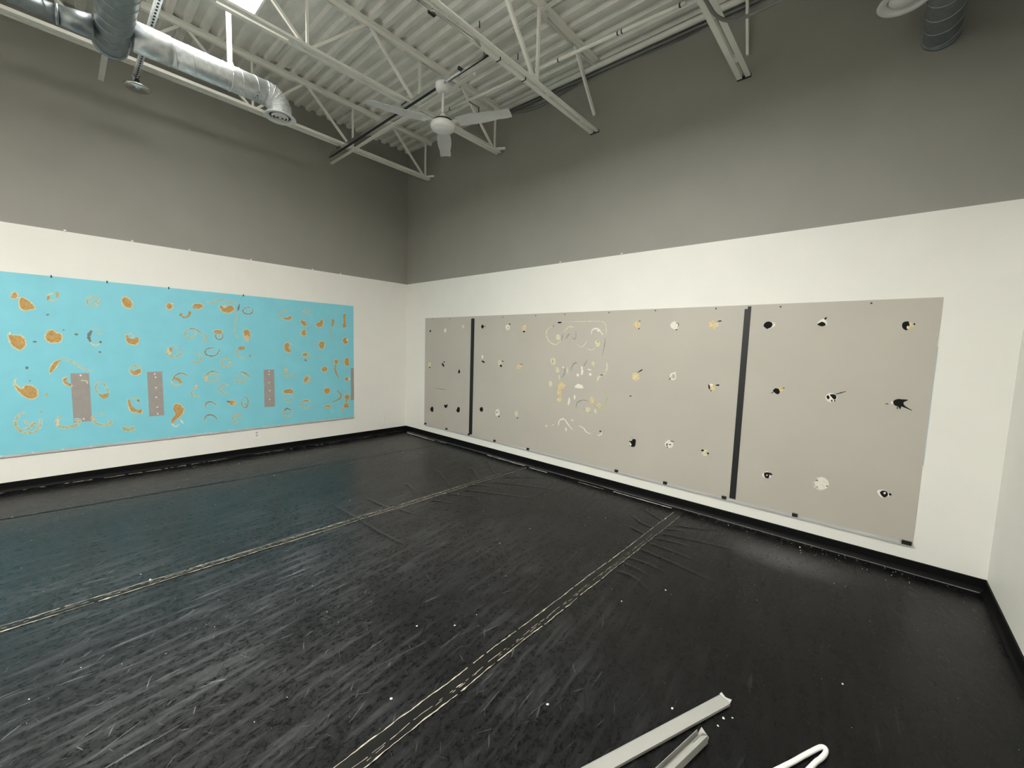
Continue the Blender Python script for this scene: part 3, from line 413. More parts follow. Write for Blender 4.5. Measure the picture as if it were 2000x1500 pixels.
GREY_MARKS = [[('p',[(0.7593,1.8851),(0.753,1.8739),(0.7367,1.8666),(0.7195,1.8737),(0.7138,1.8853),(0.7184,1.8973),(0.736,1.9021),(0.7517,1.8958)],'k','')],[('p',[(1.1764,1.8957),(1.1723,1.8692),(1.1471,1.8628),(1.1217,1.8695),(1.1147,1.896),(1.1254,1.9173),(1.1454,1.9331),(1.1679,1.9189)],'w','')],[('p',[(1.6298,1.9523),(1.6248,1.9316),(1.6004,1.9275),(1.576,1.9324),(1.5672,1.9529),(1.5728,1.975),(1.5988,1.981),(1.6197,1.9698)],'c','')],[('p',[(2.079,1.9476),(2.0664,1.9287),(2.0488,1.9151),(2.0301,1.9287),(2.0166,1.9483),(2.0296,1.9666),(2.0466,1.9823),(2.064,1.9656)],'k',''),('s',[(2.0723,1.9554),(2.1172,1.9503)],0.0077,'k')],[('p',[(2.6151,1.9303),(2.6006,1.904),(2.5751,1.8922),(2.5506,1.9064),(2.531,1.9311),(2.543,1.961),(2.5719,1.9737),(2.6003,1.9589)],'w',''),('s',[(2.5881,1.9716),(2.6315,1.9827)],0.0102,'k'),('p',[(2.5947,1.9276),(2.5927,1.9157),(2.5821,1.9078),(2.5683,1.9106),(2.5622,1.9223),(2.5601,1.934),(2.568,1.9432),(2.5801,1.9444),(2.5884,1.9366)],'o','')],[('p',[(2.9182,1.9177),(2.9165,1.8888),(2.8871,1.876),(2.8559,1.8886),(2.8415,1.9183),(2.8589,1.9425),(2.8837,1.9539),(2.9171,1.9496)],'o',''),('p',[(2.9091,1.871),(2.9012,1.8627),(2.8878,1.8597),(2.873,1.862),(2.8658,1.8711),(2.872,1.8803),(2.8868,1.8821),(2.9013,1.8799)],'k',''),('s',[(2.8981,1.9674),(2.9037,1.9249)],0.0085,'w')],[('p',[(0.7658,1.2972),(0.7567,1.2657),(0.7249,1.261),(0.6939,1.2633),(0.6829,1.2929),(0.6895,1.3264),(0.7233,1.3424),(0.7574,1.3297)],'c',''),('p',[(0.7536,1.2497),(0.7459,1.2416),(0.7313,1.2388),(0.7163,1.2398),(0.7102,1.2472),(0.717,1.2549),(0.7309,1.258),(0.745,1.2565)],'k','')],[('p',[(1.0633,1.3336),(1.1049,1.3357),(1.139,1.294),(1.1061,1.2835)],'k',''),('p',[(1.1466,1.3638),(1.1468,1.3555),(1.1293,1.3519),(1.1137,1.3549),(1.1101,1.3621),(1.1127,1.3698),(1.1288,1.3723),(1.1449,1.3713)],'k','')],[('p',[(1.5238,1.2646),(1.5508,1.2076),(1.4949,1.2006)],'k','')],[('p',[(2.0828,1.4868),(2.0777,1.4648),(2.0622,1.4576),(2.0475,1.4655),(2.0439,1.4853),(2.0446,1.5074),(2.0603,1.5128),(2.0748,1.5063)],'w',''),('p',[(2.045,1.4269),(2.0974,1.423),(2.1209,1.3942),(2.0686,1.4027)],'k','')],[('p',[(2.4761,1.4192),(2.4664,1.3904),(2.439,1.3742),(2.4065,1.3833),(2.3947,1.4153),(2.4081,1.4444),(2.4357,1.4593),(2.4626,1.4452)],'c',''),('p',[(2.483,1.3712),(2.4762,1.3557),(2.4629,1.3509),(2.4502,1.3553),(2.4401,1.3689),(2.4456,1.3872),(2.4615,1.3882),(2.4725,1.3828)],'k',''),('s',[(2.47,1.437),(2.5155,1.4391)],0.012,'k')],[('p',[(2.871,1.3804),(2.8583,1.3566),(2.8241,1.3499),(2.7796,1.3454),(2.7654,1.3746),(2.7887,1.3983),(2.8218,1.4041),(2.8654,1.4096)],'o',''),('s',[(2.8311,1.4102),(2.8788,1.4126)],0.0086,'k')],[('p',[(0.8509,0.5187),(0.849,0.4838),(0.8149,0.4661),(0.7808,0.4758),(0.7616,0.5074),(0.7822,0.5413),(0.813,0.5597),(0.8462,0.5512)],'k','')],[('p',[(1.1492,0.6376),(1.1962,0.6326),(1.2422,0.6538),(1.2323,0.6123),(1.192,0.581),(1.1556,0.603)],'k','')],[('p',[(1.4979,0.6275),(1.5439,0.6417),(1.5561,0.5752),(1.5131,0.5474),(1.4682,0.5724),(1.4857,0.6003)],'k','')],[('p',[(2.1039,0.6733),(2.0937,0.6445),(2.0673,0.6329),(2.0418,0.6395),(2.0272,0.6636),(2.0408,0.6905),(2.0649,0.7049),(2.0902,0.6973)],'k',''),('s',[(2.0767,0.6956),(2.0991,0.7112)],0.008,'k')],[('p',[(2.4562,0.6683),(2.4515,0.622),(2.4171,0.6085),(2.386,0.6187),(2.3709,0.657),(2.3845,0.6971),(2.413,0.7179),(2.4448,0.7078)],'w',''),('p',[(2.4399,0.6816),(2.4333,0.6694),(2.4194,0.663),(2.4057,0.6662),(2.402,0.6767),(2.4039,0.6887),(2.4182,0.6953),(2.4333,0.6929)],'o',''),('p',[(2.4611,0.6147),(2.4565,0.604),(2.4474,0.5984),(2.4384,0.6019),(2.4337,0.611),(2.4382,0.6207),(2.4464,0.6261),(2.4567,0.6254)],'k',''),('p',[(2.4053,0.6647),(2.402,0.6583),(2.3939,0.6565),(2.3848,0.6553),(2.3822,0.6617),(2.386,0.6676),(2.3933,0.671),(2.4002,0.6689)],'k','')],[('p',[(2.8206,0.7015),(2.823,0.6681),(2.7947,0.6602),(2.7704,0.6663),(2.7615,0.6936),(2.7691,0.7218),(2.7914,0.7395),(2.8212,0.7365)],'c',''),('p',[(2.8293,0.6402),(2.8248,0.634),(2.8176,0.6286),(2.808,0.63),(2.8048,0.6368),(2.8097,0.643),(2.8168,0.6479),(2.8255,0.6463)],'k','')],[('s',[(0.8881,0.8956),(1.0312,0.8944),(1.198,0.8975)],0.0071,'g')],[('p',[(4.5869,1.9442),(4.5774,1.9152),(4.5505,1.9021),(4.5276,1.9222),(4.4979,1.9454),(4.5187,1.9739),(4.5456,1.982),(4.5769,1.9769)],'o',''),('p',[(4.5886,1.9827),(4.5843,1.9796),(4.5797,1.9782),(4.5728,1.9784),(4.5713,1.983),(4.5733,1.9869),(4.579,1.988),(4.585,1.9867)],'k',''),('p',[(4.5816,1.8988),(4.5803,1.894),(4.5753,1.8924),(4.5701,1.8941),(4.5664,1.8989),(4.5688,1.9044),(4.5746,1.9046),(4.5802,1.9041)],'k','')],[('p',[(5.0139,1.9277),(5.0034,1.9001),(4.9735,1.89),(4.9423,1.901),(4.924,1.9288),(4.9346,1.9596),(4.9679,1.9739),(4.9983,1.9542)],'w',''),('s',[(4.9774,1.9602),(5.0082,1.9437),(5.0022,1.9065)],0.0053,'k'),('p',[(4.9994,1.8852),(4.997,1.8815),(4.9913,1.8793),(4.9853,1.8816),(4.9804,1.8853),(4.985,1.8888),(4.9905,1.8911),(4.9967,1.889)],'k','')],[('p',[(5.3922,1.9301),(5.3746,1.9067),(5.3526,1.8884),(5.3266,1.906),(5.3012,1.9313),(5.3166,1.9623),(5.3466,1.9736),(5.3708,1.9535)],'o',''),('s',[(5.3822,1.9633),(5.4236,1.9695)],0.009,'k'),('p',[(5.4,1.931),(5.3967,1.9184),(5.3887,1.9101),(5.3771,1.9111),(5.3725,1.9254),(5.369,1.9387),(5.3765,1.9471),(5.3857,1.9521),(5.3946,1.9435)],'c','')],[('p',[(4.6166,1.3656),(4.6104,1.335),(4.5745,1.3128),(4.5356,1.329),(4.5226,1.3589),(4.5312,1.3908),(4.5689,1.404),(4.6013,1.3901)],'o',''),('s',[(4.5883,1.4077),(4.6464,1.4459)],0.0103,'k'),('p',[(4.5814,1.3527),(4.5815,1.3379),(4.5633,1.3312),(4.5439,1.3305),(4.5372,1.3438),(4.5341,1.3556),(4.5435,1.3669),(4.5603,1.368),(4.5747,1.3636)],'c','')],[('s',[(5.018,1.3953),(5.014,1.3758),(5.0008,1.363),(4.9835,1.3616),(4.9687,1.3725),(4.962,1.3913),(4.9662,1.411),(4.9794,1.4238),(4.9967,1.4249),(5.0115,1.414),(5.018,1.3953)],0.0142,'w'),('s',[(4.9912,1.4262),(5.0173,1.4387)],0.0129,'w'),('s',[(4.9671,1.3807),(4.9471,1.3518)],0.0055,'k')],[('p',[(5.412,1.3107),(5.4068,1.2858),(5.3859,1.2788),(5.3641,1.2818),(5.351,1.3053),(5.3635,1.328),(5.3818,1.3374),(5.4057,1.3375)],'o',''),('p',[(5.3436,1.3326),(5.3551,1.3336),(5.3639,1.2909),(5.3501,1.2948)],'k',''),('s',[(5.4125,1.3344),(5.4479,1.3394)],0.0121,'k'),('p',[(5.3895,1.3365),(5.3855,1.3257),(5.3734,1.3195),(5.3624,1.3253),(5.354,1.3335),(5.3599,1.3439),(5.3715,1.3477),(5.3833,1.3457)],'w',''),('p',[(5.3789,1.2768),(5.3783,1.272),(5.374,1.2699),(5.3697,1.2714),(5.3679,1.2757),(5.369,1.2805),(5.3732,1.2823),(5.3776,1.2813)],'k','')],[('p',[(4.5335,1.1353),(4.5306,1.1305),(4.5213,1.128),(4.513,1.1292),(4.5071,1.1325),(4.5116,1.1373),(4.5206,1.14),(4.5292,1.1388)],'k','')],[('p',[(4.5337,0.613),(4.5649,0.6186),(4.5762,0.6386),(4.6107,0.6447),(4.6146,0.5799),(4.5878,0.5509),(4.5432,0.5605),(4.5604,0.5878)],'k',''),('p',[(4.5649,0.5766),(4.5636,0.566),(4.5558,0.5605),(4.5486,0.5646),(4.5435,0.5726),(4.546,0.5838),(4.554,0.5898),(4.5619,0.5858)],'w',''),('s',[(4.5565,0.6531),(4.5747,0.6622)],0.0059,'g')],[('p',[(5.0369,0.6676),(5.026,0.6332),(4.9951,0.619),(4.9638,0.6223),(4.947,0.651),(4.9621,0.6832),(4.9894,0.7061),(5.0207,0.6957)],'w',''),('s',[(5.0011,0.6969),(5.0449,0.697)],0.0088,'k'),('p',[(4.9777,0.6533),(4.9762,0.6405),(4.9722,0.6309),(4.9666,0.6372),(4.9648,0.6509),(4.9662,0.6618),(4.9697,0.6678),(4.974,0.6634)],'k',''),('p',[(5.0169,0.6606),(5.0154,0.656),(5.004,0.6527),(4.9936,0.6525),(4.9887,0.6553),(4.9932,0.6599),(5.0033,0.6629),(5.0141,0.664)],'k',''),('p',[(4.9867,0.6267),(4.9845,0.6224),(4.9785,0.619),(4.9726,0.6203),(4.9672,0.623),(4.9726,0.6275),(4.9778,0.6302),(4.9841,0.6303)],'k','')],[('p',[(5.3956,0.6436),(5.3856,0.6203),(5.3669,0.6051),(5.3437,0.6084),(5.3288,0.6303),(5.341,0.6568),(5.3623,0.672),(5.3864,0.6676)],'c',''),('p',[(5.3975,0.6572),(5.3902,0.6483),(5.3801,0.6451),(5.3703,0.6447),(5.3658,0.651),(5.3686,0.6591),(5.3788,0.6632),(5.3899,0.6637)],'o',''),('p',[(5.3512,0.6614),(5.3465,0.6532),(5.3368,0.6466),(5.3267,0.6496),(5.3209,0.6555),(5.3257,0.6635),(5.3352,0.6701),(5.3446,0.6667)],'k',''),('p',[(5.3998,0.6392),(5.3978,0.63),(5.3899,0.6282),(5.3831,0.6285),(5.38,0.6352),(5.3814,0.6435),(5.3884,0.6487),(5.3959,0.6463)],'k','')],[('p',[(5.7823,1.9243),(5.7973,1.9488),(5.8294,1.9546),(5.8524,1.9308),(5.8401,1.899),(5.8158,1.8885),(5.7914,1.9027)],'k',''),('p',[(5.8386,1.9544),(5.8674,1.9369),(5.8734,1.9178),(5.8518,1.9021),(5.8281,1.8863),(5.8205,1.8885),(5.8426,1.9022),(5.8544,1.9287)],'w','')],[('p',[(6.1802,1.9321),(6.1849,1.944),(6.2109,1.9713),(6.2359,1.9579),(6.2482,1.9231),(6.2319,1.9085),(6.2031,1.9188)],'w',''),('p',[(6.1807,1.9261),(6.2051,1.9436),(6.2254,1.9403),(6.2378,1.9153),(6.212,1.9077),(6.1896,1.9159)],'k',''),('p',[(6.2228,1.973),(6.2417,1.9844),(6.2339,1.9629)],'k','')],[('p',[(6.7516,1.9053),(6.746,1.8839),(6.7323,1.8708),(6.7152,1.8824),(6.7062,1.9059),(6.71,1.9308),(6.7265,1.9383),(6.7456,1.9324)],'k',''),('p',[(6.7431,1.934),(6.7702,1.9175),(6.7723,1.8935),(6.7478,1.8786),(6.7339,1.8894),(6.7486,1.9072)],'o',''),('p',[(6.7458,1.8938),(6.7451,1.8857),(6.741,1.8825),(6.7357,1.8845),(6.7336,1.8939),(6.7351,1.9017),(6.739,1.9058),(6.743,1.9004)],'w',''),('p',[(6.7786,1.9174),(6.7779,1.9119),(6.774,1.9103),(6.7699,1.9121),(6.7675,1.9176),(6.7697,1.9221),(6.7727,1.9256),(6.7768,1.9227)],'k','')],[('p',[(5.9547,1.3289),(5.9533,1.3111),(5.9372,1.2969),(5.9193,1.3081),(5.9004,1.3237),(5.912,1.3467),(5.9331,1.3496),(5.9498,1.3452)],'k',''),('p',[(5.9435,1.3569),(5.9699,1.3657),(5.9851,1.3425),(5.9645,1.3191),(5.9498,1.3338)],'o',''),('s',[(5.8881,1.3008),(5.9082,1.3169)],0.0054,'k'),('s',[(5.9707,1.3551),(5.99,1.3611)],0.0064,'k')],[('p',[(6.3646,1.3132),(6.3535,1.2869),(6.3294,1.2677),(6.2997,1.278),(6.2854,1.3048),(6.2942,1.3349),(6.323,1.3461),(6.3476,1.3346)],'w',''),('p',[(6.2914,1.3156),(6.3042,1.325),(6.3139,1.3028),(6.3013,1.2913)],'k',''),('p',[(6.3138,1.333),(6.345,1.3361),(6.3586,1.3126),(6.3486,1.2915),(6.3319,1.3047)],'k',''),('p',[(6.3357,1.282),(6.3354,1.2755),(6.3304,1.2739),(6.3259,1.2753),(6.3243,1.2808),(6.3257,1.2858),(6.329,1.2912),(6.3332,1.2865)],'k',''),('p',[(6.3536,1.284),(6.353,1.2796),(6.3498,1.2771),(6.3463,1.279),(6.3448,1.2831),(6.3452,1.2879),(6.3488,1.2894),(6.3524,1.2884)],'k',''),('s',[(6.3524,1.3419),(6.3712,1.3487),(6.4154,1.3699)],0.0069,'k')],[('p',[(6.7077,1.3171),(6.7215,1.3372),(6.7511,1.3423),(6.7908,1.3384),(6.7663,1.3191),(6.7751,1.2925),(6.8237,1.2574),(6.7663,1.2804),(6.7561,1.2829),(6.7514,1.2601),(6.7398,1.279),(6.7138,1.2926)],'k',''),('p',[(6.7063,1.3076),(6.7055,1.2994),(6.7013,1.2965),(6.6971,1.2992),(6.6953,1.3063),(6.6961,1.3134),(6.6994,1.319),(6.7038,1.3147)],'w',''),('s',[(6.6644,1.2887),(6.6726,1.2972),(6.6814,1.2907)],0.0047,'k'),('s',[(6.7344,1.2802),(6.7348,1.2599)],0.0056,'k')],[('p',[(5.9481,0.5478),(5.9395,0.5203),(5.9134,0.5084),(5.889,0.5111),(5.872,0.5297),(5.8881,0.554),(5.9084,0.5742),(5.9322,0.5657)],'w',''),('p',[(5.8885,0.5483),(5.9156,0.5659),(5.933,0.5476),(5.9265,0.51),(5.9008,0.5117)],'k',''),('p',[(5.9223,0.5652),(5.9538,0.5581),(5.9429,0.5409)],'k',''),('p',[(5.9191,0.5375),(5.918,0.5326),(5.9137,0.5297),(5.9093,0.5308),(5.9068,0.5346),(5.9081,0.5398),(5.9127,0.5422),(5.9173,0.5417)],'w','')],[('p',[(6.3664,0.5707),(6.3648,0.5504),(6.3572,0.531),(6.3443,0.5146),(6.3278,0.5032),(6.3094,0.4984),(6.2915,0.5007),(6.2762,0.5099),(6.2655,0.5249),(6.2607,0.544),(6.2624,0.5647),(6.2703,0.5844),(6.2835,0.6008),(6.3004,0.6119),(6.3187,0.6163),(6.3364,0.6136),(6.3513,0.6043),(6.3617,0.5894)],'w',''),('s',[(6.3098,0.5037),(6.2975,0.5047),(6.2862,0.5092),(6.2768,0.5172),(6.27,0.5279),(6.2661,0.5407),(6.2656,0.5546),(6.2684,0.5687),(6.2743,0.582),(6.283,0.5936),(6.2937,0.6027)],0.0042,'g'),('p',[(6.3616,0.5477),(6.3608,0.5431),(6.3575,0.5409),(6.3538,0.5409),(6.3525,0.5454),(6.3528,0.5505),(6.3566,0.5523),(6.3599,0.5514)],'k',''),('p',[(6.2938,0.5807),(6.2911,0.5742),(6.2834,0.5714),(6.2773,0.5722),(6.2733,0.5756),(6.2754,0.5815),(6.2822,0.5861),(6.2889,0.5843)],'g',''),('p',[(6.2978,0.5239),(6.2961,0.5196),(6.2903,0.5162),(6.2839,0.5163),(6.2821,0.5199),(6.2841,0.5239),(6.2894,0.5267),(6.2957,0.5274)],'g','')],[('p',[(6.6744,0.5872),(6.7044,0.6069),(6.7292,0.6018),(6.7488,0.5733),(6.7268,0.5479),(6.6955,0.5461)],'w',''),('p',[(6.6911,0.5819),(6.7152,0.6029),(6.7371,0.5894),(6.7362,0.5602),(6.7129,0.547)],'k',''),('p',[(6.7256,0.5834),(6.7242,0.5777),(6.7198,0.5731),(6.7148,0.5749),(6.7125,0.5799),(6.7126,0.5868),(6.7184,0.5904),(6.7247,0.5905)],'w',''),('p',[(6.7439,0.5913),(6.7618,0.5817),(6.7491,0.5705)],'k','')],[('s',[(3.3749,1.9414),(3.3012,1.8998),(3.278,1.8389),(3.3238,1.7477),(3.424,1.7008),(3.4964,1.7296),(3.5253,1.7918)],0.0122,'c'),('p',[(3.5096,1.7976),(3.4992,1.7762),(3.4795,1.762),(3.4536,1.7664),(3.4358,1.7849),(3.4384,1.8081),(3.4501,1.8288),(3.4764,1.8359),(3.5023,1.8232)],'c',''),('p',[(3.4056,1.9411),(3.4012,1.9349),(3.3903,1.9322),(3.3783,1.9347),(3.3773,1.9414),(3.3787,1.9475),(3.3895,1.9492),(3.4014,1.9478)],'g','')],[('s',[(3.4544,1.9858),(3.5199,1.9858)],0.0141,'k'),('s',[(3.5195,1.9929),(3.8317,1.9929),(4.0894,1.9881),(4.1507,1.9511),(4.1698,1.8727),(4.162,1.7965)],0.0087,'c'),('s',[(4.162,1.7965),(4.1529,1.698),(4.131,1.5818)],0.0077,'g')],[('s',[(3.5618,1.8687),(3.6161,1.9189),(3.6645,1.9324),(3.7095,1.9204)],0.014,'c'),('s',[(3.5245,1.7502),(3.5515,1.8452)],0.0107,'g'),('s',[(3.5951,1.7747),(3.6214,1.816),(3.6511,1.8417)],0.0118,'g'),('s',[(3.7435,1.8741),(3.7418,1.7761),(3.6856,1.7953)],0.0069,'g')],[('s',[(3.7657,1.713),(3.8218,1.6773),(3.8802,1.7093),(3.9076,1.763)],0.0102,'c')],[('s',[(3.9647,1.8376),(3.9786,1.8901),(4.0339,1.9041),(4.0765,1.884),(4.1232,1.8291)],0.0143,'w'),('p',[(4.0793,1.8785),(4.0774,1.8697),(4.0649,1.8684),(4.0508,1.8688),(4.045,1.8787),(4.0491,1.8889),(4.0635,1.8922),(4.0752,1.8865)],'w','')],[('s',[(3.913,1.6646),(3.9819,1.6427),(4.0374,1.6822)],0.0089,'c'),('p',[(4.0927,1.7243),(4.081,1.6994),(4.0645,1.6829),(4.0433,1.6896),(4.0347,1.7128),(4.0238,1.7381),(4.0383,1.7597),(4.0601,1.7666),(4.0823,1.7536)],'c',''),('p',[(4.0821,1.7463),(4.0779,1.7358),(4.0663,1.7308),(4.0539,1.7352),(4.0446,1.7457),(4.0528,1.7565),(4.0646,1.7614),(4.0761,1.7561)],'t','')],[('p',[(3.4482,1.4841),(3.4424,1.4478),(3.416,1.4383),(3.3907,1.4379),(3.369,1.4615),(3.3629,1.5011),(3.3874,1.5231),(3.4115,1.5251),(3.4369,1.5174)],'c',''),('p',[(3.4181,1.4767),(3.4121,1.4599),(3.4034,1.4501),(3.3925,1.4568),(3.3866,1.4752),(3.3914,1.4929),(3.4007,1.5057),(3.4129,1.4976)],'t','')],[('p',[(3.5168,1.373),(3.5101,1.3478),(3.4913,1.3382),(3.4717,1.3389),(3.4582,1.3573),(3.4554,1.3823),(3.4675,1.4036),(3.4883,1.408),(3.5041,1.3932)],'c',''),('s',[(3.5099,1.3123),(3.5235,1.2467)],0.0168,'c'),('s',[(3.5996,1.4078),(3.5923,1.3238),(3.5487,1.2692)],0.0095,'g')],[('s',[(3.5558,1.4173),(3.5927,1.4015)],0.0119,'w'),('s',[(3.6349,1.4158),(3.6474,1.3097)],0.0142,'c')],[('s',[(3.6939,1.3661),(3.7087,1.4316),(3.7508,1.4747),(3.7852,1.4741)],0.0104,'g')],[('s',[(3.848,1.4392),(3.8618,1.3823),(3.8566,1.3301)],0.0252,'w'),('s',[(3.9299,1.5233),(3.8777,1.435)],0.008,'g'),('p',[(3.8162,1.3273),(3.8134,1.3133),(3.8034,1.3078),(3.7929,1.3081),(3.7843,1.3176),(3.7841,1.3322),(3.7913,1.3426),(3.8014,1.3452),(3.8121,1.341)],'w','')],[('p',[(4.0334,1.4829),(4.0267,1.468),(4.0166,1.4568),(4.0032,1.4619),(3.99,1.4711),(3.9902,1.4899),(3.9997,1.5032),(4.0138,1.5077),(4.0248,1.4968)],'c',''),('s',[(3.9362,1.4075),(3.9889,1.3993)],0.0158,'w'),('p',[(3.9993,1.3478),(3.9949,1.337),(3.9846,1.3294),(3.9721,1.3326),(3.9624,1.3396),(3.958,1.3519),(3.9707,1.3591),(3.9828,1.3652),(3.9916,1.3561)],'w',''),('p',[(4.0395,1.4383),(4.034,1.4269),(4.026,1.4168),(4.0139,1.4198),(4.0048,1.4293),(4.0008,1.4446),(4.01,1.4573),(4.0239,1.4597),(4.0351,1.4515)],'t','')],[('s',[(4.1887,1.5017),(4.204,1.4475),(4.1806,1.3634)],0.0197,'c'),('s',[(4.0731,1.2719),(4.1079,1.3283),(4.1722,1.3595)],0.0245,'c'),('p',[(4.1621,1.3511),(4.1577,1.3427),(4.1422,1.3395),(4.1258,1.3375),(4.1168,1.3441),(4.1176,1.3517),(4.1275,1.3573),(4.1417,1.3619),(4.1531,1.3569)],'d','')],[('p',[(3.4112,1.1805),(3.403,1.1564),(3.3877,1.1449),(3.3673,1.1378),(3.3542,1.1615),(3.3551,1.1889),(3.3635,1.2156),(3.385,1.219),(3.4019,1.2044)],'c','')],[('p',[(3.6271,1.177),(3.5951,1.1407),(3.5642,1.1248),(3.5284,1.1203),(3.5041,1.1479),(3.5015,1.1849),(3.5248,1.2144),(3.5595,1.2181),(3.5887,1.2045)],'o',''),('p',[(3.5613,1.0746),(3.5586,1.0422),(3.5381,1.0226),(3.5173,1.0377),(3.497,1.0516),(3.4916,1.0862),(3.508,1.1149),(3.5339,1.1316),(3.554,1.1043)],'o',''),('p',[(3.5843,0.9898),(3.5648,0.9687),(3.5464,0.948),(3.5161,0.9506),(3.4912,0.9657),(3.4986,0.9918),(3.5198,1.0053),(3.5425,1.0219),(3.5693,1.0119)],'o',''),('p',[(3.5852,1.1794),(3.5799,1.1622),(3.5661,1.1547),(3.5525,1.1609),(3.5465,1.1761),(3.5465,1.1968),(3.5637,1.2028),(3.5777,1.1949)],'c',''),('p',[(3.5461,0.9881),(3.5437,0.9738),(3.527,0.9702),(3.5092,0.9693),(3.5013,0.9832),(3.5118,0.9958),(3.5254,1.0023),(3.5396,0.999)],'c','')],[('s',[(3.7642,1.1677),(3.8208,1.1879),(3.8864,1.1739)],0.0395,'w')],[('p',[(3.7796,1.0431),(3.7775,1.024),(3.7708,1.0098),(3.7614,1.0152),(3.7553,1.0307),(3.7545,1.0502),(3.7591,1.0656),(3.7674,1.0712),(3.7747,1.0598)],'w',''),('s',[(3.6833,1.027),(3.686,0.9735),(3.6742,0.9278)],0.0238,'w')],[('s',[(3.7944,0.909),(3.8115,0.976),(3.8909,1.0165),(3.9643,1.0131)],0.0092,'g'),('p',[(4.0476,1.0316),(4.0416,1.0053),(4.0265,0.9849),(4.0057,0.9911),(3.9892,1.0097),(3.9899,1.0394),(4.0005,1.0648),(4.0218,1.0756),(4.0422,1.0609)],'o','')],[('p',[(4.1546,0.985),(4.1449,0.9639),(4.1283,0.9498),(4.109,0.955),(4.0941,0.9672),(4.0941,0.9879),(4.1035,1.008),(4.1243,1.0093),(4.137,0.9976)],'o',''),('s',[(4.1603,1.1762),(4.2163,1.1059),(4.2135,1.0054),(4.1487,0.9392),(4.078,0.9554),(4.0319,0.9727)],0.0112,'t')],[('s',[(3.8893,0.9207),(3.9438,0.9043),(4.0114,0.8725)],0.0208,'t'),('p',[(4.0031,0.9118),(3.9995,0.8944),(3.9794,0.8783),(3.9508,0.8799),(3.9342,0.8937),(3.934,0.9122),(3.948,0.9301),(3.9753,0.9347),(4.0012,0.9306)],'c',''),('p',[(4.0918,0.9002),(4.0926,0.8834),(4.0815,0.8758),(4.0703,0.8776),(4.0606,0.8874),(4.0579,0.9055),(4.066,0.9213),(4.0794,0.9281),(4.0885,0.9139)],'c','')],[('p',[(3.3637,0.6075),(3.3575,0.5945),(3.3419,0.587),(3.3246,0.5854),(3.3155,0.5944),(3.3167,0.6054),(3.3217,0.6187),(3.3403,0.6212),(3.3569,0.6188)],'c',''),('p',[(3.4674,0.6384),(3.4622,0.631),(3.4527,0.6255),(3.4399,0.6237),(3.4306,0.6285),(3.4322,0.6368),(3.4396,0.6439),(3.4514,0.6452),(3.4603,0.6433)],'c','')],[('s',[(3.5361,0.6377),(3.5475,0.7071),(3.6191,0.7382),(3.6795,0.684),(3.7538,0.6196)],0.0157,'w')],[('p',[(3.6683,0.6095),(3.667,0.59),(3.6599,0.5787),(3.6531,0.5914),(3.6453,0.5962),(3.6462,0.6142),(3.6496,0.6287),(3.6568,0.6344),(3.6637,0.6253)],'w',''),('p',[(3.7584,0.7437),(3.7568,0.7346),(3.7499,0.73),(3.7427,0.7305),(3.7375,0.7363),(3.7366,0.7451),(3.7411,0.7528),(3.7486,0.7544),(3.7543,0.7503)],'w','')],[('s',[(3.8448,0.6852),(3.9165,0.6669),(3.9588,0.6268),(4.0259,0.6088)],0.0127,'w')],[('s',[(4.1229,0.6102),(4.1605,0.62),(4.1838,0.6523)],0.0113,'w'),('p',[(4.1706,0.6672),(4.1676,0.661),(4.1605,0.6568),(4.1511,0.6549),(4.1461,0.66),(4.1438,0.6665),(4.1504,0.6728),(4.1593,0.6727),(4.1674,0.6727)],'k','')]]
def to_left(p, d): return (d, p[0], p[1])
def to_back(p, d): return (p[0], -d, p[1])
def make_mark(prims, conv, base, parent, seed, rimw, halo=False):
    r = random.Random(seed); mb = MB(); lay = base
    def flat(poly, z, m):
        mb.face([conv(q, z) for q in poly], m)
    for pr in prims:
        if pr[0] == 'p':
            poly = np.array(curve(pr[1], 3, True)); c = poly.mean(0)
            size = np.abs(poly-c).mean()
            poly = c + (poly-c)*np.array([[1+r.uniform(-0.05, 0.05)] for _ in poly])
            if pr[3]:
                d = poly-c; ln = np.linalg.norm(d, axis=1, keepdims=True)
                rim = c + d*(1+rimw/np.maximum(ln, 0.01))
                rim = rim + np.array([[r.uniform(-0.25, 0.25)*rimw, r.uniform(-0.25, 0.25)*rimw] for _ in rim])
                flat(rim, lay, 'mark_'+pr[3]); lay += 0.0003
            flat(poly, lay, 'mark_'+pr[2]); lay += 0.0003
        else:
            c = np.array(curve(pr[1], 5)); n = len(c)
            tg = np.gradient(c, axis=0); tg /= np.maximum(np.linalg.norm(tg, axis=1, keepdims=True), 1e-6)
            nm = np.stack([-tg[:, 1], tg[:, 0]], 1)
            if halo and pr[3] in 'gto':
                hw = pr[2]*0.5+0.007
                for i in range(n-1):
                    mb.face([conv(c[i]+nm[i]*hw, lay), conv(c[i]-nm[i]*hw, lay), conv(c[i+1]-nm[i+1]*hw, lay), conv(c[i+1]+nm[i+1]*hw, lay)], 'mark_h')
                lay += 0.0003
            prev = None
            for i in range(n):
                t = i/(n-1); w = pr[2]*0.5*(0.45+0.75*math.sin(PI*min(max(t, 0.06), 0.94)))*r.uniform(0.65, 1.35)
                cur = (c[i]+nm[i]*w, c[i]-nm[i]*w)
                if prev is not None:
                    mb.face([conv(prev[0], lay), conv(prev[1], lay), conv(cur[1], lay), conv(cur[0], lay)], 'mark_'+pr[3])
                prev = cur
            lay += 0.0003
    return mb.build('glue_mark', parent)

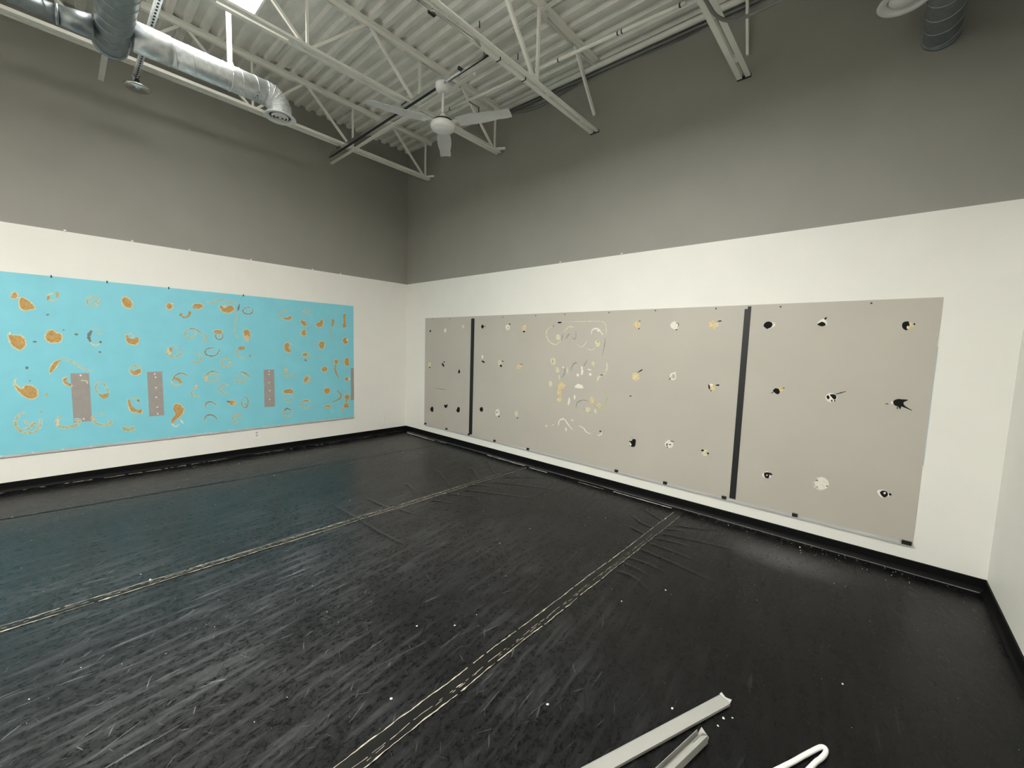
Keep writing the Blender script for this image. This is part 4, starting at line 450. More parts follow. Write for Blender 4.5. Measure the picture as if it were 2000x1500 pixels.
# blue panel on the left wall
BY0, BY1, BZ0, BZ1 = -1.037, -6.2, 0.385, 2.2525
blue = tag(MB().box((0.0005, BY1, BZ0), (0.004, BY0, BZ1), 'blue').build('wall_panel', origin=(0.002, -3.6, BZ0)),
           'long sky blue painted panel on the left wall dotted with scraped brown glue marks', 'wall panel')
for i, pr in enumerate(BLUE_MARKS): make_mark(pr, to_left, 0.0056, blue, i, 0.010, True)
screws_full = [1.190, 1.148, 1.02, 0.90, 0.775, 0.692]
for y0, y1, sc in ((-4.293, -4.150, [1.192, 0.70]), (-3.661, -3.520, screws_full), (-2.398, -2.260, [1.192, 1.146, 1.026, 0.905, 0.776]), (-1.090, -1.037, [])):
    pt = MB().box((0.004, y0, 0.667), (0.0052, y1, 1.216), 'grey_patch').build('bare_patch', blue)
    pt['label'] = 'upright grey rectangle left bare of blue paint'
    for z in sc:
        yy = (y0+y1)/2+rng.uniform(-0.006, 0.010)
        MB().lathe([(0.0, 0), (0.0085, 0), (0.0085, 0.001)], (0, 0, 0), 'white_plastic', 10)
        q = MB(); ring = [(0.0062, yy+0.0085*math.cos(2*PI*k/10)*rng.uniform(.8, 1.2), z+0.0095*math.sin(2*PI*k/10)*rng.uniform(.8, 1.2)) for k in range(10)]
        q.face(ring, 'mark_w'); q.build('screw_filler', pt)
# grey panel on the back wall
GX0, GX1, GZ0, GZ1 = 0.5834, 6.9096, 0.226, 2.112
grey = tag(MB().box((GX0, -0.004, GZ0), (GX1, -0.0005, GZ1), 'grey_panel').build('wall_panel', origin=(3.7, -0.002, GZ0)),
           'long grey painted panel on the back wall with torn black and cream holes', 'wall panel')
for i, pr in enumerate(GREY_MARKS): make_mark(pr, to_back, 0.0056, grey, 500+i, 0.008)
e = MB().box((GX1-0.001, -0.003, 0.85), (GX1+0.0045, -0.0004, 1.75), 'old_blue').build('painted_edge', grey); e['label'] = 'sliver of older blue paint at the right edge'
for (xa, xb) in ((1.790, 1.866), (5.616, 5.670)):
    q = MB().box((xa, -0.0075, 0.236), (xb, -0.004, 2.075), 'black_tape')
    if xa > 5: q.box((xa+0.025, -0.0075, 2.075), (xb, -0.004, 2.098), 'black_tape')
    s = q.build('vertical_strip', grey); s['label'] = 'black vertical strip'
for k in range(22):      # tiny nail holes along the top edge
    x = 0.7+6.1*k/21+rng.uniform(-0.1, 0.1); z = 2.085+rng.uniform(-0.006, 0.01)
    if k % 2 == 0: MB().box((x-0.006, -0.0068, z-0.006), (x+0.006, -0.0042, z+0.006), 'black').build('nail_hole', grey)

# metal J channels that carried the mirrors
def channel(name, a, b, out, label):
    mb = MB(); a, b, o = Vector(a), Vector(b), Vector(out)
    prof = [(0.0005, 0), (0.016, 0), (0.016, 0.017), (0.0135, 0.017), (0.0135, 0.004), (0.006, 0.004), (0.006, 0.021), (0.0005, 0.021)]
    k = len(prof)
    for p in (a, b): mb.v += [tuple(p + o*u + Vector((0, 0, v))) for u, v in prof]
    for i in range(k):
        j = (i+1) % k; mb.f.append((i, j, k+j, k+i)); mb.m.append(mb.mi('channel')); mb.sm.append(False)
    mb.f.append(tuple(range(k))); mb.m.append(0); mb.sm.append(False)
    mb.f.append(tuple(range(2*k-1, k-1, -1))); mb.m.append(0); mb.sm.append(False)
    return tag(mb.build(name, origin=(a+b)/2), label, 'channel')
ch = channel('mirror_channel', (0, BY0, 0.362), (0, BY1, 0.362), (1, 0, 0), 'silver metal channel along the bottom edge of the blue panel')
for y in (-4.81, -4.60, -4.387, -4.175, -3.484, -3.115, -3.053, -2.844, -2.629, -2.414, -2.209, -1.993, -1.70, -1.38):
    MB().box((0.006, y-0.008, 0.376), (0.019, y+0.008, 0.386), 'white_plastic').build('clip', ch)
ch = channel('mirror_channel', (GX0-0.004, 0, 0.2045), (GX1+0.004, 0, 0.2045), (0, -1, 0), 'silver metal channel along the bottom edge of the grey panel')
for x in (0.633, 1.228, 1.80, 2.377, 3.035, 4.40, 4.981, 5.57, 6.153, 6.875):
    w = 0.02 if x < 6.5 else 0.028
    MB().box((x-w, -0.022, 0.214), (x+w, -0.0052, 0.243), 'black').build('clip', ch)
# small clips left at the top of the blue panel and on the paint line
for y in (-4.382, -3.961, -3.42, -2.624):
    MB().box((0.004, y-0.006, 2.235), (0.009, y+0.006, 2.262), 'dark_steel').build('top_clip', blue)
for i, y in enumerate((-4.26, -3.731, -3.198, -2.52, -1.693, -1.251)):
    MB().lathe([(0.0, -0.012), (0.009, -0.010), (0.012, 0.0), (0.009, 0.010), (0.0, 0.012)], (0.006, y, 2.748), 'white_plastic', 8).build('nail_stub', wall_left)
for x in (3.461, 4.317):
    MB().lathe([(0.0, -0.012), (0.009, -0.010), (0.012, 0.0), (0.009, 0.010), (0.0, 0.012)], (x, -0.006, 2.748), 'white_plastic', 8).build('nail_stub', wall_back)

# outlets
def outlet(y, label, duplex):
    e = empty('wall_outlet', (0.0, y, 0.285), label, 'outlet')
    pl = MB(); w, h = 0.037, 0.059
    pl.box((0.0005, y-w, 0.285-h), (0.004, y+w, 0.285+h), 'white_plastic')
    pl.box((0.004, y-w+0.003, 0.285-h+0.003), (0.0065, y+w-0.003, 0.285+h-0.003), 'white_plastic')
    pl.build('cover_plate', e)
    if duplex:
        for dz in (0.020, -0.020):
            s = MB(); ring = [(0.0165*math.cos(2*PI*k/14), max(-0.0125, min(0.0125, 0.0165*math.sin(2*PI*k/14)))) for k in range(14)]
            front = [(0.0085, y+a, 0.285+dz+b) for a, b in ring]
            back = [(0.0065, y+a, 0.285+dz+b) for a, b in ring]
            s.face(front, 'socket_grey')
            for k in range(14): s.face([back[k], back[(k+1) % 14], front[(k+1) % 14], front[k]], 'socket_grey')
            for dy in (-0.006, 0.006): s.box((0.0085, y+dy-0.001, 0.285+dz-0.003), (0.0088, y+dy+0.001, 0.285+dz+0.006), 'black')
            s.build('socket', e)
        MB().box((0.0065, y-0.002, 0.283), (0.0075, y+0.002, 0.287), 'channel').build('screw', e)
    else:
        MB().box((0.0065, y-0.0165, 0.285-0.033), (0.0085, y+0.0165, 0.285+0.033), 'socket_grey').build('insert_frame', e)
        MB().box((0.0085, y-0.013, 0.285-0.029), (0.0095, y+0.013, 0.285+0.029), 'white_plastic').build('insert', e)
outlet(-2.507, 'white duplex wall outlet just under the blue panel channel', True)
outlet(-0.450, 'white single-insert wall outlet between the blue panel and the corner', False)

# ------------------------------------------------------------------ roof joists
def angle_pair(mb, a, b, w, leg, gap, up, m):
    """two steel angles back to back; legs out sideways at the 'up' side"""
    t = 0.006
    for s in (1, -1):
        prof = [(s*gap/2, 0), (s*(gap/2+leg), 0), (s*(gap/2+leg), -t), (s*(gap/2+t), -t), (s*(gap/2+t), -w), (s*gap/2, -w)]
        if s > 0: prof = prof[::-1]
        mb.prism(prof, a, b, up, m)
def joist(x, zb, yend, bottoms, label, webw=0.026):
    zt = deck_z(x)-0.001
    e = empty('roof_joist', (x, -DEPTH/2, zb), label, 'roof joist', 'open web roof joists under the deck')
    mb = MB(); angle_pair(mb, (x, -DEPTH+0.02, zt), (x, -0.004, zt), 0.05, 0.052, 0.026, (0, 0, 1), 'joist')
    # spacer blocks seen as breaks in the gap
    y = -0.4
    while y > -DEPTH: mb.box((x-0.013, y-0.05, zt-0.045), (x+0.013, y+0.05, zt-0.004), 'joist'); y -= 0.62
    mb.build('top_chord', e)
    mb = MB(); angle_pair(mb, (x, -DEPTH+0.02, zb), (x, yend, zb), 0.05, 0.043, 0.027, (0, 0, -1), 'joist')
    y = -0.3
    while y > -DEPTH: mb.box((x-0.0135, y-0.035, zb+0.006), (x+0.0135, y+0.035, zb+0.04), 'joist'); y -= 0.62
    mb.build('bottom_chord', e)
    for i, yb in enumerate(bottoms):
        MB().bar((x, yb, zb+0.01), (x, yb, zt-0.02), webw*0.85, webw*0.85, 'joist', (0, 1, 0)).build('web_bar', e)
        yt = yb-0.62
        if yt > -DEPTH+0.3:
            MB().bar((x, yb-0.02, zb+0.02), (x, yt, zt-0.03), webw, webw, 'joist', (1, 0, 0)).build('web_bar', e)
            if i+1 < len(bottoms):
                MB().bar((x, bottoms[i+1]+0.02, zb+0.02), (x, yt-0.05, zt-0.03), webw, webw, 'joist', (1, 0, 0)).build('web_bar', e)
    return e
bs1 = [-0.12-1.265*i for i in range(7)]
j1 = joist(0.70, 4.415, -0.035, bs1, 'cream open-web roof joist nearest the left wall, ending just short of the back wall corner')
j2 = joist(2.33, 4.392, -0.03, bs1, 'cream open-web roof joist passing just behind the ceiling fan, beside the lit lamp')
j3 = joist(3.88, 4.200, -0.012, [-1.10-1.265*i for i in range(6)], 'cream open-web roof joist whose bottom chord meets the back wall right of the fan', 0.032)
j4 = joist(5.455, 4.188, -0.012, [-1.10-1.265*i for i in range(6)], 'cream open-web roof joist nearest the right wall, with grey flexible conduit curling from it', 0.034)
MB().bar((3.88, -0.48, 4.91), (3.88, -0.025, 4.39), 0.045, 0.02, 'joist', (1, 0, 0)).build('end_brace', j3)
MB().bar((5.455, -0.14, 4.95), (5.475, -0.02, 4.37), 0.045, 0.02, 'joist', (1, 0, 0)).build('end_brace', j4)
for j, x, zb in ((j1, 0.70, 4.415), (j2, 2.33, 4.392)):
    MB().bar((x+0.02, -0.10, zb+0.03), (x+0.10, -0.01, zb+0.05), 0.03, 0.03, 'joist').build('end_brace', j)
for y in (-1.605, -1.255):
    MB().box((3.82, y-0.004, 4.196), (3.872, y+0.004, 4.26), 'black').build('wire_tie', j3)
for j, x, zb in ((j3, 3.88, 4.200), (j4, 5.455, 4.188)):
    MB().box((x-0.058, -0.011, zb-0.008), (x+0.060, -0.001, zb+0.02), 'black').build('pocket_shade', j)  # black slab standing in for the shaded gap at the chord end

# horizontal bridging angles between the joists
def bridging(y, z, x0, x1, label):
    mb = MB()
    mb.prism([(0, 0), (0.045, 0), (0.045, 0.005), (0.005, 0.005), (0.005, 0.045), (0, 0.045)], (x0, y, z), (x1, y, z), (0, 0, 1), 'joist')
    return tag(mb.build('bridging_angle', origin=((x0+x1)/2, y, z)), label, 'brace')
bridging(-1.385, 4.388, 0.05, 3.30, 'cream bridging angle running under the joists beside the dark fan strut')
bridging(-3.90, 4.385, 0.10, 2.40, 'cream bridging angle whose end shows below the spiral duct end cap')
bridging(-1.05, 4.905, 2.95, 5.40, 'cream bridging angle high under the deck at the top middle of the photo')

# ------------------------------------------------------------------ lamps
def lamp(x0, y0, lx, ly, zb, strength, label):
    dm = 'lamp_%d' % int(strength*10)
    if dm not in M: M[dm] = mat('lamp_diffuser', (0.9, 0.9, 0.9), 0.5, emit=(LAMP_COLOUR, strength*LAMP_GAIN))
    cx, cy = x0+lx/2, y0-ly/2
    e = empty('ceiling_light', (cx, cy, zb), label, 'ceiling light')
    fr = MB(); t = 0.018; h = 0.075
    fr.box((x0, y0-ly, zb), (x0+t, y0, zb+h), 'white_plastic'); fr.box((x0+lx-t, y0-ly, zb), (x0+lx, y0, zb+h), 'white_plastic')
    fr.box((x0+t, y0-t, zb), (x0+lx-t, y0, zb+h), 'white_plastic'); fr.box((x0+t, y0-ly, zb), (x0+lx-t, y0-ly+t, zb+h), 'white_plastic')
    if zb > 4.5: fr.box((x0+t, y0-ly+t, zb+h-0.008), (x0+lx-t, y0-t, zb+h), 'white_plastic')
    fr.build('frame', e)
    if zb < 4.5:      # glowing top added to the unseen panels to brighten deck and joists
        um = 'uplight_%d' % int(strength*10)
        if um not in M: M[um] = mat('lamp_top_lens', (0.9, 0.9, 0.9), 0.5, emit=(LAMP_COLOUR, strength*0.09*LAMP_GAIN))
        MB().box((x0+t, y0-ly+t, zb+h-0.010), (x0+lx-t, y0-t, zb+h-0.004), um).build('top_lens', e)
    MB().box((x0+t, y0-ly+t, zb+0.004), (x0+lx-t, y0-t, zb+0.012), dm).build('diffuser', e)
    for dx in (0.1, lx-0.1):
        for dy in (0.12, ly-0.12):
            MB().tube([(x0+dx, y0-dy, zb+h), (x0+dx, y0-dy, deck_z(x0)-0.01)], 0.002, 'dark_steel', 6).build('hanging_wire', e)
    return e
lamp(1.675, -2.93, 0.60, 1.20, 4.77, 10.0, 'glowing white rectangular light panel behind the second joist at the top edge')
lamp(4.00, -2.95, 1.20, 0.60, 3.98, 84.0, 'added fill light panel, out of view between the two right joists')  # this panel and the two below are unseen, added to fill the room
lamp(3.15, -5.6, 0.60, 1.20, 3.98, 74.0, 'added fill light panel, unseen behind the camera on the left')
lamp(4.80, -7.0, 0.60, 1.20, 3.98, 86.0, 'added fill light panel, unseen far behind the camera on the right')


# ------------------------------------------------------------------ ducts
def spiral(parent, a, b, r, pitch=0.11, name='spiral_seam', m='galv'):
    a, b = Vector(a), Vector(b); d = (b-a); L = d.length; d.normalize()
    u = d.orthogonal().normalized(); w = d.cross(u); n = int(L/pitch*18)
    pts = [a + d*(L*i/n) + (u*math.cos(2*PI*i/18)+w*math.sin(2*PI*i/18))*(r+0.0005) for i in range(n+1)]
    return MB().tube(pts, 0.0035, m, 5).build(name, parent)
DZ = 4.095
main = empty('main_duct', (1.63, -3.95, DZ), 'wide dull steel spiral duct with a capped end at the top left', 'duct')
mb = MB(); R0 = 0.112
mb.tube([(1.60, -3.95, DZ), (3.7, -3.95, DZ)], R0, 'galv_dark', 36)
mb.build('duct_body', main)
spiral(main, (1.62, -3.95, DZ), (3.7, -3.95, DZ), R0, 0.12, m='galv_dark')
mb = MB(); mb.tube([(1.54, -3.95, DZ), (1.542, -3.95, DZ), (1.55, -3.95, DZ), (1.605, -3.95, DZ)], [0.02, 0.106, 0.115, 0.116], 'galv_dark', 36); mb.build('end_cap', main)
br = empty('branch_duct', (1.84, -3.3, DZ), 'bright galvanised round duct with an elbow leading to a round ceiling diffuser', 'duct')
RB = 0.110
MB().tube([(1.84, -3.835, DZ), (1.84, -3.60, DZ)], 0.115, 'galv', 32).build('collar', br)
MB().tube([(1.84, -3.60, DZ), (1.84, -2.86, DZ)], RB, 'galv', 32).build('duct_body', br)
spiral(br, (1.84, -3.60, DZ), (1.84, -2.90, DZ), RB, 0.125)
# gored elbow from +y to straight down
g = 5; rad = 0.125; cy, cz = -2.86, DZ-rad
prev = None
for k in range(g):
    a0, a1 = PI/2*k/g, PI/2*(k+1)/g
    p0 = (1.84, cy+rad*math.sin(a0), cz+rad*math.cos(a0)); p1 = (1.84, cy+rad*math.sin(a1), cz+rad*math.cos(a1))
    q = MB().tube([p0, p1], [RB+0.001, RB-0.001], 'galv', 32, cap=False)
    q.build('elbow_gore', br)
    pts = [(1.84+(RB+0.001)*math.cos(t), p0[1]+(RB+0.001)*math.sin(t)*math.sin(a0), p0[2]+(RB+0.001)*math.sin(t)*math.cos(a0)) for t in np.linspace(0, 2*PI, 33)]
    MB().tube(pts, 0.003, 'galv', 5).build('elbow_seam', br)
MB().tube([(1.84, cy+rad, cz+0.01), (1.84, cy+rad, 3.944)], RB-0.003, 'galv', 32, cap=False).build('neck', br)
yy = -3.16
for sx in (-1, 1):
    q = MB(); top = Vector((1.84+sx*0.030, yy, deck_z(1.84))); mid = Vector((1.84+sx*0.036, yy, DZ+RB+0.02)); low = Vector((1.84+sx*(RB*0.9), yy, DZ+RB*0.46))
    q.bar(top, mid, 0.026, 0.002, 'galv', (1, 0, 0)); q.bar(mid, low, 0.026, 0.002, 'galv', (1, 0, 0)); q.build('hanging_strap', br)
pts = [(1.84+(RB+0.003)*math.cos(t), yy, DZ+(RB+0.003)*math.sin(t)) for t in np.linspace(0, 2*PI, 33)]
MB().tube(pts, 0.004, 'galv', 5).build('strap_band', br)
for t in (-0.9, -0.6, -1.2):
    MB().tube([(1.84+RB*math.cos(t), -2.93+0.03*t, DZ+RB*math.sin(t)), (1.84+(RB+0.006)*math.cos(t), -2.93+0.03*t, DZ+(RB+0.006)*math.sin(t))], 0.006, 'chrome', 8).build('screw', br)
dif = empty('round_diffuser', (1.84, cy+rad, 3.92), 'round ceiling diffuser with concentric cones at the end of the bright duct', 'diffuser')
c = (1.84, cy+rad, 3.92)
MB().lathe([(0.103, 0.022), (0.142, 0.004), (0.147, -0.004), (0.142, -0.010), (0.105, -0.004), (0.100, 0.004), (0.100, 0.022)], c, 'fan_white', 40).build('outer_ring', dif)
MB().lathe([(0.078, 0.006), (0.071, -0.010), (0.065, -0.010), (0.073, 0.006)], c, 'fan_white', 36).build('cone', dif)
MB().lathe([(0.049, 0.004), (0.042, -0.012), (0.036, -0.012), (0.044, 0.004)], c, 'fan_white', 32).build('cone', dif)
MB().lathe([(0.0, 0.004), (0.014, 0.004), (0.014, -0.012), (0.0, -0.015)], c, 'fan_white', 20).build('centre_cap', dif)
MB().lathe([(0.0, 0.016), (0.101, 0.016)], c, 'black', 32).build('dark_throat', dif)
lf = empty('branch_duct', (1.77, -5.0, 4.05), 'dull steel round duct leaving the capped duct towards the left edge', 'duct')
MB().tube([(1.775, -4.066, 4.06), (1.775, -4.24, 4.05)], [0.088, 0.066], 'galv_dark', 28).build('collar', lf)
MB().tube([(1.775, -4.20, 4.05), (1.775, -7.5, 4.05)], 0.058, 'galv_dark', 28).build('duct_body', lf)
spiral(lf, (1.775, -4.26, 4.05), (1.775, -6.0, 4.05), 0.058, 0.13, m='galv_dark')
MB().tube([(1.775, -4.245, 4.05), (1.775, -4.262, 4.05)], 0.072, 'galv_dark', 28).build('flange', lf)
# duct at the top right, running into the back wall
rd = empty('wall_duct', (6.735, 0, 3.985), 'dark round spiral duct entering the back wall at the top right', 'duct')
MB().tube([(6.735, -0.012, 3.985), (6.735, -2.2, 3.985)], 0.100, 'galv_dark', 32).build('duct_body', rd)
spiral(rd, (6.735, -0.03, 3.985), (6.735, -1.6, 3.985), 0.100, 0.15, m='galv_dark')
MB().tube([(6.735, -0.002, 3.985), (6.735, -0.03, 3.985)], 0.107, 'galv_dark', 32).build('collar', rd)
dif2 = empty('round_diffuser', (6.53, -0.62, 3.95), 'white round diffuser rim cut off by the top edge at the upper right', 'diffuser')
c = (6.53, -0.62, 3.945)
MB().lathe([(0.090, 0.03), (0.135, 0.006), (0.140, -0.004), (0.132, -0.010), (0.095, -0.002), (0.090, 0.03)], c, 'fan_white', 36).build('outer_ring', dif2)
MB().lathe([(0.082, 0.012), (0.060, -0.012), (0.0, -0.014)], c, 'fan_white', 30).build('cone', dif2)
MB().tube([(6.53, -0.62, 3.99), (6.53, -0.62, 4.06), (6.60, -0.62, 4.075)], 0.088, 'galv_dark', 20).build('takeoff', dif2)

# perforated strut with a small dish fitting at its end
st = tag(MB().prism([(-0.0205, 0), (0.0205, 0), (0.0205, 0.041), (0.0175, 0.041), (0.0175, 0.003), (-0.0175, 0.003), (-0.0175, 0.041), (-0.0205, 0.041)], (0.52, -3.69, 4.335), (4.4, -3.69, 4.335), (0, 0, 1), 'galv').build('slotted_strut', origin=(2.4, -3.69, 4.335)),
         'perforated steel strut passing above the bright duct collar', 'strut')
mb = MB(); x = 0.56
while x < 4.35: mb.box((x, -3.697, 4.3335), (x+0.028, -3.683, 4.3352), 'black'); x += 0.05
tag(mb.build('slots', st), kind='stuff')
ds = empty('dish_fitting', (0.655, -3.69, 4.23), 'small silver dish on a black neck hanging below the perforated strut', 'fitting')
MB().lathe([(0.0, -0.03), (0.014, -0.032), (0.022, -0.012), (0.10, -0.026), (0.112, -0.012), (0.06, 0.018), (0.02, 0.03), (0.0, 0.03)], (0.655, -3.69, 4.225), 'chrome', 28).build('dish', ds)
MB().lathe([(0.0, 0.07), (0.016, 0.07), (0.022, 0.05), (0.022, 0.03), (0.0, 0.03)], (0.655, -3.69, 4.225), 'black', 16).build('neck', ds)
MB().tube([(0.655, -3.69, 4.29), (0.655, -3.665, 4.335)], 0.004, 'dark_steel', 6).build('hanger', ds)
MB().tube([(0.655, -3.69, 4.29), (0.655, -3.715, 4.335)], 0.004, 'dark_steel', 6).build('hanger', ds)

# ------------------------------------------------------------------ fan, its strut and wiring
mb = MB()
mb.prism([(-0.0205, 0), (-0.0205, 0.041), (0.0205, 0.041), (0.0205, 0), (0.0165, 0), (0.0165, 0.037), (-0.0165, 0.037), (-0.0165, 0)], (0.39, -1.575, 4.335), (3.72, -1.575, 4.335), (0, 0, 1), 'chrome')
mb.face([(0.40, -1.575-0.0164, 4.352), (3.71, -1.575-0.0164, 4.352), (3.71, -1.575+0.0164, 4.352), (0.40, -1.575+0.0164, 4.352)], 'dark_steel')
s = tag(mb.build('strut_channel', origin=(2.1, -1.575, 4.335)), 'long dark steel strut under the joists that carries the ceiling fan', 'strut')
for x in (0.70, 2.33):
    MB().box((x-0.05, -1.60, 4.376), (x+0.05, -1.55, 4.384), 'dark_steel').build('clamp', s)
MB().box((0.372, -1.60, 4.325), (0.392, -1.55, 4.385), 'chrome').build('end_cap', s)
FX, FY = 3.02, -1.575
fan = empty('hanging_fan', (FX, FY, 4.33), 'white three-blade ceiling fan on a short down rod', 'ceiling fan')
MB().lathe([(0.0, 0.0), (0.076, 0.0), (0.083, -0.012), (0.083, -0.034), (0.076, -0.040), (0.076, -0.052), (0.060, -0.075), (0.036, -0.088), (0.022, -0.088), (0.0, -0.088)], (FX, FY, 4.334), 'fan_white', 36).build('canopy', fan)
MB().tube([(FX, FY, 4.26), (FX, FY, 4.03)], 0.0145, 'fan_white', 16).build('down_rod', fan)
MB().lathe([(0.0, 0.0), (0.024, 0.0), (0.030, -0.02), (0.062, -0.062), (0.070, -0.075), (0.0, -0.076)], (FX, FY, 4.045), 'fan_white', 36).build('rod_cover', fan)
mot = MB().lathe([(0.0, 0.035), (0.095, 0.035), (0.112, 0.024), (0.125, 0.010), (0.128, -0.010), (0.122, -0.030), (0.105, -0.046), (0.09, -0.05), (0.085, -0.058), (0.05, -0.066), (0.0, -0.068)], (FX, FY, 3.925), 'fan_white', 40).build('motor_housing', fan)
MB().lathe([(0.088, 0.0), (0.100, -0.002), (0.100, -0.012), (0.088, -0.014)], (FX, FY, 3.972), 'black', 36).build('dark_band', mot)
for a in (23.5, 249.5, 139.0):
    A = math.radians(a); d = Vector((math.cos(A), math.sin(A), 0)); n = Vector((-math.sin(A), math.cos(A), 0))
    b = MB(); rows = []
    for i in range(13):
        r = 0.17+0.575*i/12; half = 0.060+0.018*math.sin(PI*min(1, i/9))+(0.004 if i > 9 else 0)
        if i == 12: half *= 0.88
        row = []
        for j in range(7):
            u = -1+2*j/6; tw = -0.10; cam_ = 0.008*(1-u*u)
            row.append(Vector((FX, FY, 3.945)) + d*r + n*(u*half) + Vector((0, 0, u*half*tw + cam_)))
        rows.append(row)
    for dz, flip in ((0, False), (-0.003, True)):
        for i in range(12):
            for j in range(6):
                q = [rows[i][j], rows[i+1][j], rows[i+1][j+1], rows[i][j+1]]
                q = [p+Vector((0, 0, dz)) for p in q]
                b.face(q[::-1] if flip else q, 'blade', True)
    edge = [rows[i][0] for i in range(13)] + rows[12][1:] + [rows[i][6] for i in range(11, -1, -1)] + rows[0][5:0:-1]
    for i in range(len(edge)):
        p, q = edge[i], edge[(i+1) % len(edge)]; dn = Vector((0, 0, -0.003))
        b.face([p, q, q+dn, p+dn], 'blade')
    bl = b.build('blade', fan)
    k = MB(); k.bar(Vector((FX, FY, 3.946))+d*0.10, Vector((FX, FY, 3.949))+d*0.22, 0.05, 0.005, 'fan_white', (0, 0, 1)); k.build('blade_bracket', bl)
emt = [(3.85,-3.8,4.185),(3.85,-2.457,4.185),(3.854,-2.335,4.185),(3.863,-2.168,4.185),(3.872,-2.003,4.185),(3.863,-1.881,4.2),(3.827,-1.781,4.22),(3.775,-1.714,4.24),(3.694,-1.667,4.26),(3.547,-1.634,4.29),(3.342,-1.615,4.305),(3.09,-1.612,4.305)]
o = tag(MB().tube(curve(emt, 5), 0.0115, 'chrome', 10).build('conduit', origin=(3.79, -1.8, 4.24)), 'thin steel conduit bending along the strut to the fan canopy', 'conduit')
MB().box((3.77, -2.32, 4.215), (3.83, -2.26, 4.26), 'black').build('clamp', o)
MB().tube([(3.36, -1.6, 4.312), (3.36, -1.66, 4.312)], 0.017, 'dark_steel', 8).build('clamp', o)

# white conduit crossing the joists in front of the back wall, and pipes along the wall
pa, pb = (1.478, -0.95, 4.657), (5.245, -0.95, 4.374)
o = tag(MB().tube([pa, pb], 0.0155, 'joist', 10).build('conduit', origin=(3.3, -0.95, 4.5)), 'straight white conduit crossing the joists in front of the back wall', 'conduit')
for x in (2.36, 3.72, 4.02, 4.66, 4.70, 5.2):
    t = (x-pa[0])/(pb[0]-pa[0]); z = pa[2]+t*(pb[2]-pa[2])
    MB().tube([(x-0.006, -0.95, z+0.0005), (x+0.006, -0.95, z-0.0005)], 0.0175, 'dark_steel', 10).build('coupling', o)
tag(MB().tube([(2.46, -0.075, 4.925), (7.25, -0.075, 4.80)], 0.030, 'deck', 14).build('wall_pipe', origin=(4.8, -0.075, 4.86)), 'thick painted pipe running along the top of the back wall', 'pipe')
tag(MB().tube([(2.46, -0.035, 4.885), (7.25, -0.035, 4.755)], 0.014, 'cable', 10).build('wall_pipe', origin=(4.8, -0.035, 4.82)), 'thin grey pipe under the thick pipe at the top of the back wall', 'pipe')
for lab, pts in (('grey cable sagging against the back wall between the two middle joists, lower of the pair', [(2.43, -0.012, 4.91), (2.77, -0.012, 4.81), (3.03, -0.012, 4.78), (3.28, -0.012, 4.79), (3.60, -0.012, 4.835)]),
                 ('grey cable sagging against the back wall between the two middle joists, upper of the pair', [(2.43, -0.012, 4.93), (2.80, -0.012, 4.84), (3.05, -0.012, 4.815), (3.28, -0.012, 4.82), (3.60, -0.012, 4.85)]),
                 ('grey cable sagging under the wall pipe left of the right-hand joist', [(3.99, -0.014, 4.85), (4.3, -0.014, 4.835), (4.7, -0.014, 4.80), (4.95, -0.014, 4.80), (5.25, -0.014, 4.82)])):
    tag(MB().tube(curve(pts, 6), 0.006, 'cable', 7).build('cable', origin=pts[2]), lab, 'cable')
flex = [(5.455, -1.9, 4.15), (5.462, -1.35, 4.15), (5.475, -1.07, 4.15), (5.485, -0.98, 4.15), (5.51, -0.91, 4.15), (5.55, -0.86, 4.15), (5.61, -0.83, 4.15), (5.76, -0.82, 4.15), (6.1, -0.81, 4.17), (6.55, -0.80, 4.22)]
o = tag(MB().tube(curve(flex, 6), 0.0125, 'cable', 10).build('flexible_conduit', origin=(5.5, -0.9, 4.15)), 'grey flexible conduit curling off the right-hand joist', 'conduit')
o = tag(MB().tube([(2.722, -0.8, 4.545), (2.73, -0.8, 4.33)], 0.006, 'black', 8).build('threaded_rod', origin=(2.73, -0.8, 4.6)), 'black threaded rod hanging from the white conduit behind the fan blade', 'rod')
MB().box((2.717, -0.962, 4.537), (2.729, -0.790, 4.547), 'cable').build('clamp', o)
# ------------------------------------------------------------------ scraps on the floor near the camera
def lip_trim(name, a, b, w, label, h=0.014):
    """upside-down shallow channel with a rolled lip"""
    prof = [(-w/2, 0.001), (-w/2, h), (w/2-0.008, h), (w/2, h*0.7), (w/2, 0.001), (w/2-0.002, 0.001), (w/2-0.002, h*0.6), (w/2-0.010, h-0.002), (-w/2+0.002, h-0.002), (-w/2+0.002, 0.001)]
    a, b = Vector(a), Vector(b)
    o = tag(MB().prism(prof[::-1], a, b, (0, 0, 1), 'trim').build(name, origin=(a+b)/2), label, 'trim strip')
    return o
o = lip_trim('trim_strip', (6.186, -2.318, 0.004), (5.42, -4.25, 0.004), 0.058, 'long pale grey trim strip lying on the black floor, leftmost of the scraps')
d = (Vector((5.42, -4.25, 0))-Vector((6.186, -2.318, 0))).normalized(); n = Vector((-d.y, d.x, 0))
q = MB(); base = Vector((6.186, -2.318, 0.004))
q.face([base+n*0.028+Vector((0, 0, 0.015)), base-n*0.028+Vector((0, 0, 0.015)), base-n*0.026-d*0.012+Vector((0, 0, 0.022)), base-d*0.006+Vector((0, 0, 0.019)), base+n*0.026-d*0.014+Vector((0, 0, 0.026))], 'trim')
q.build('torn_end', o)
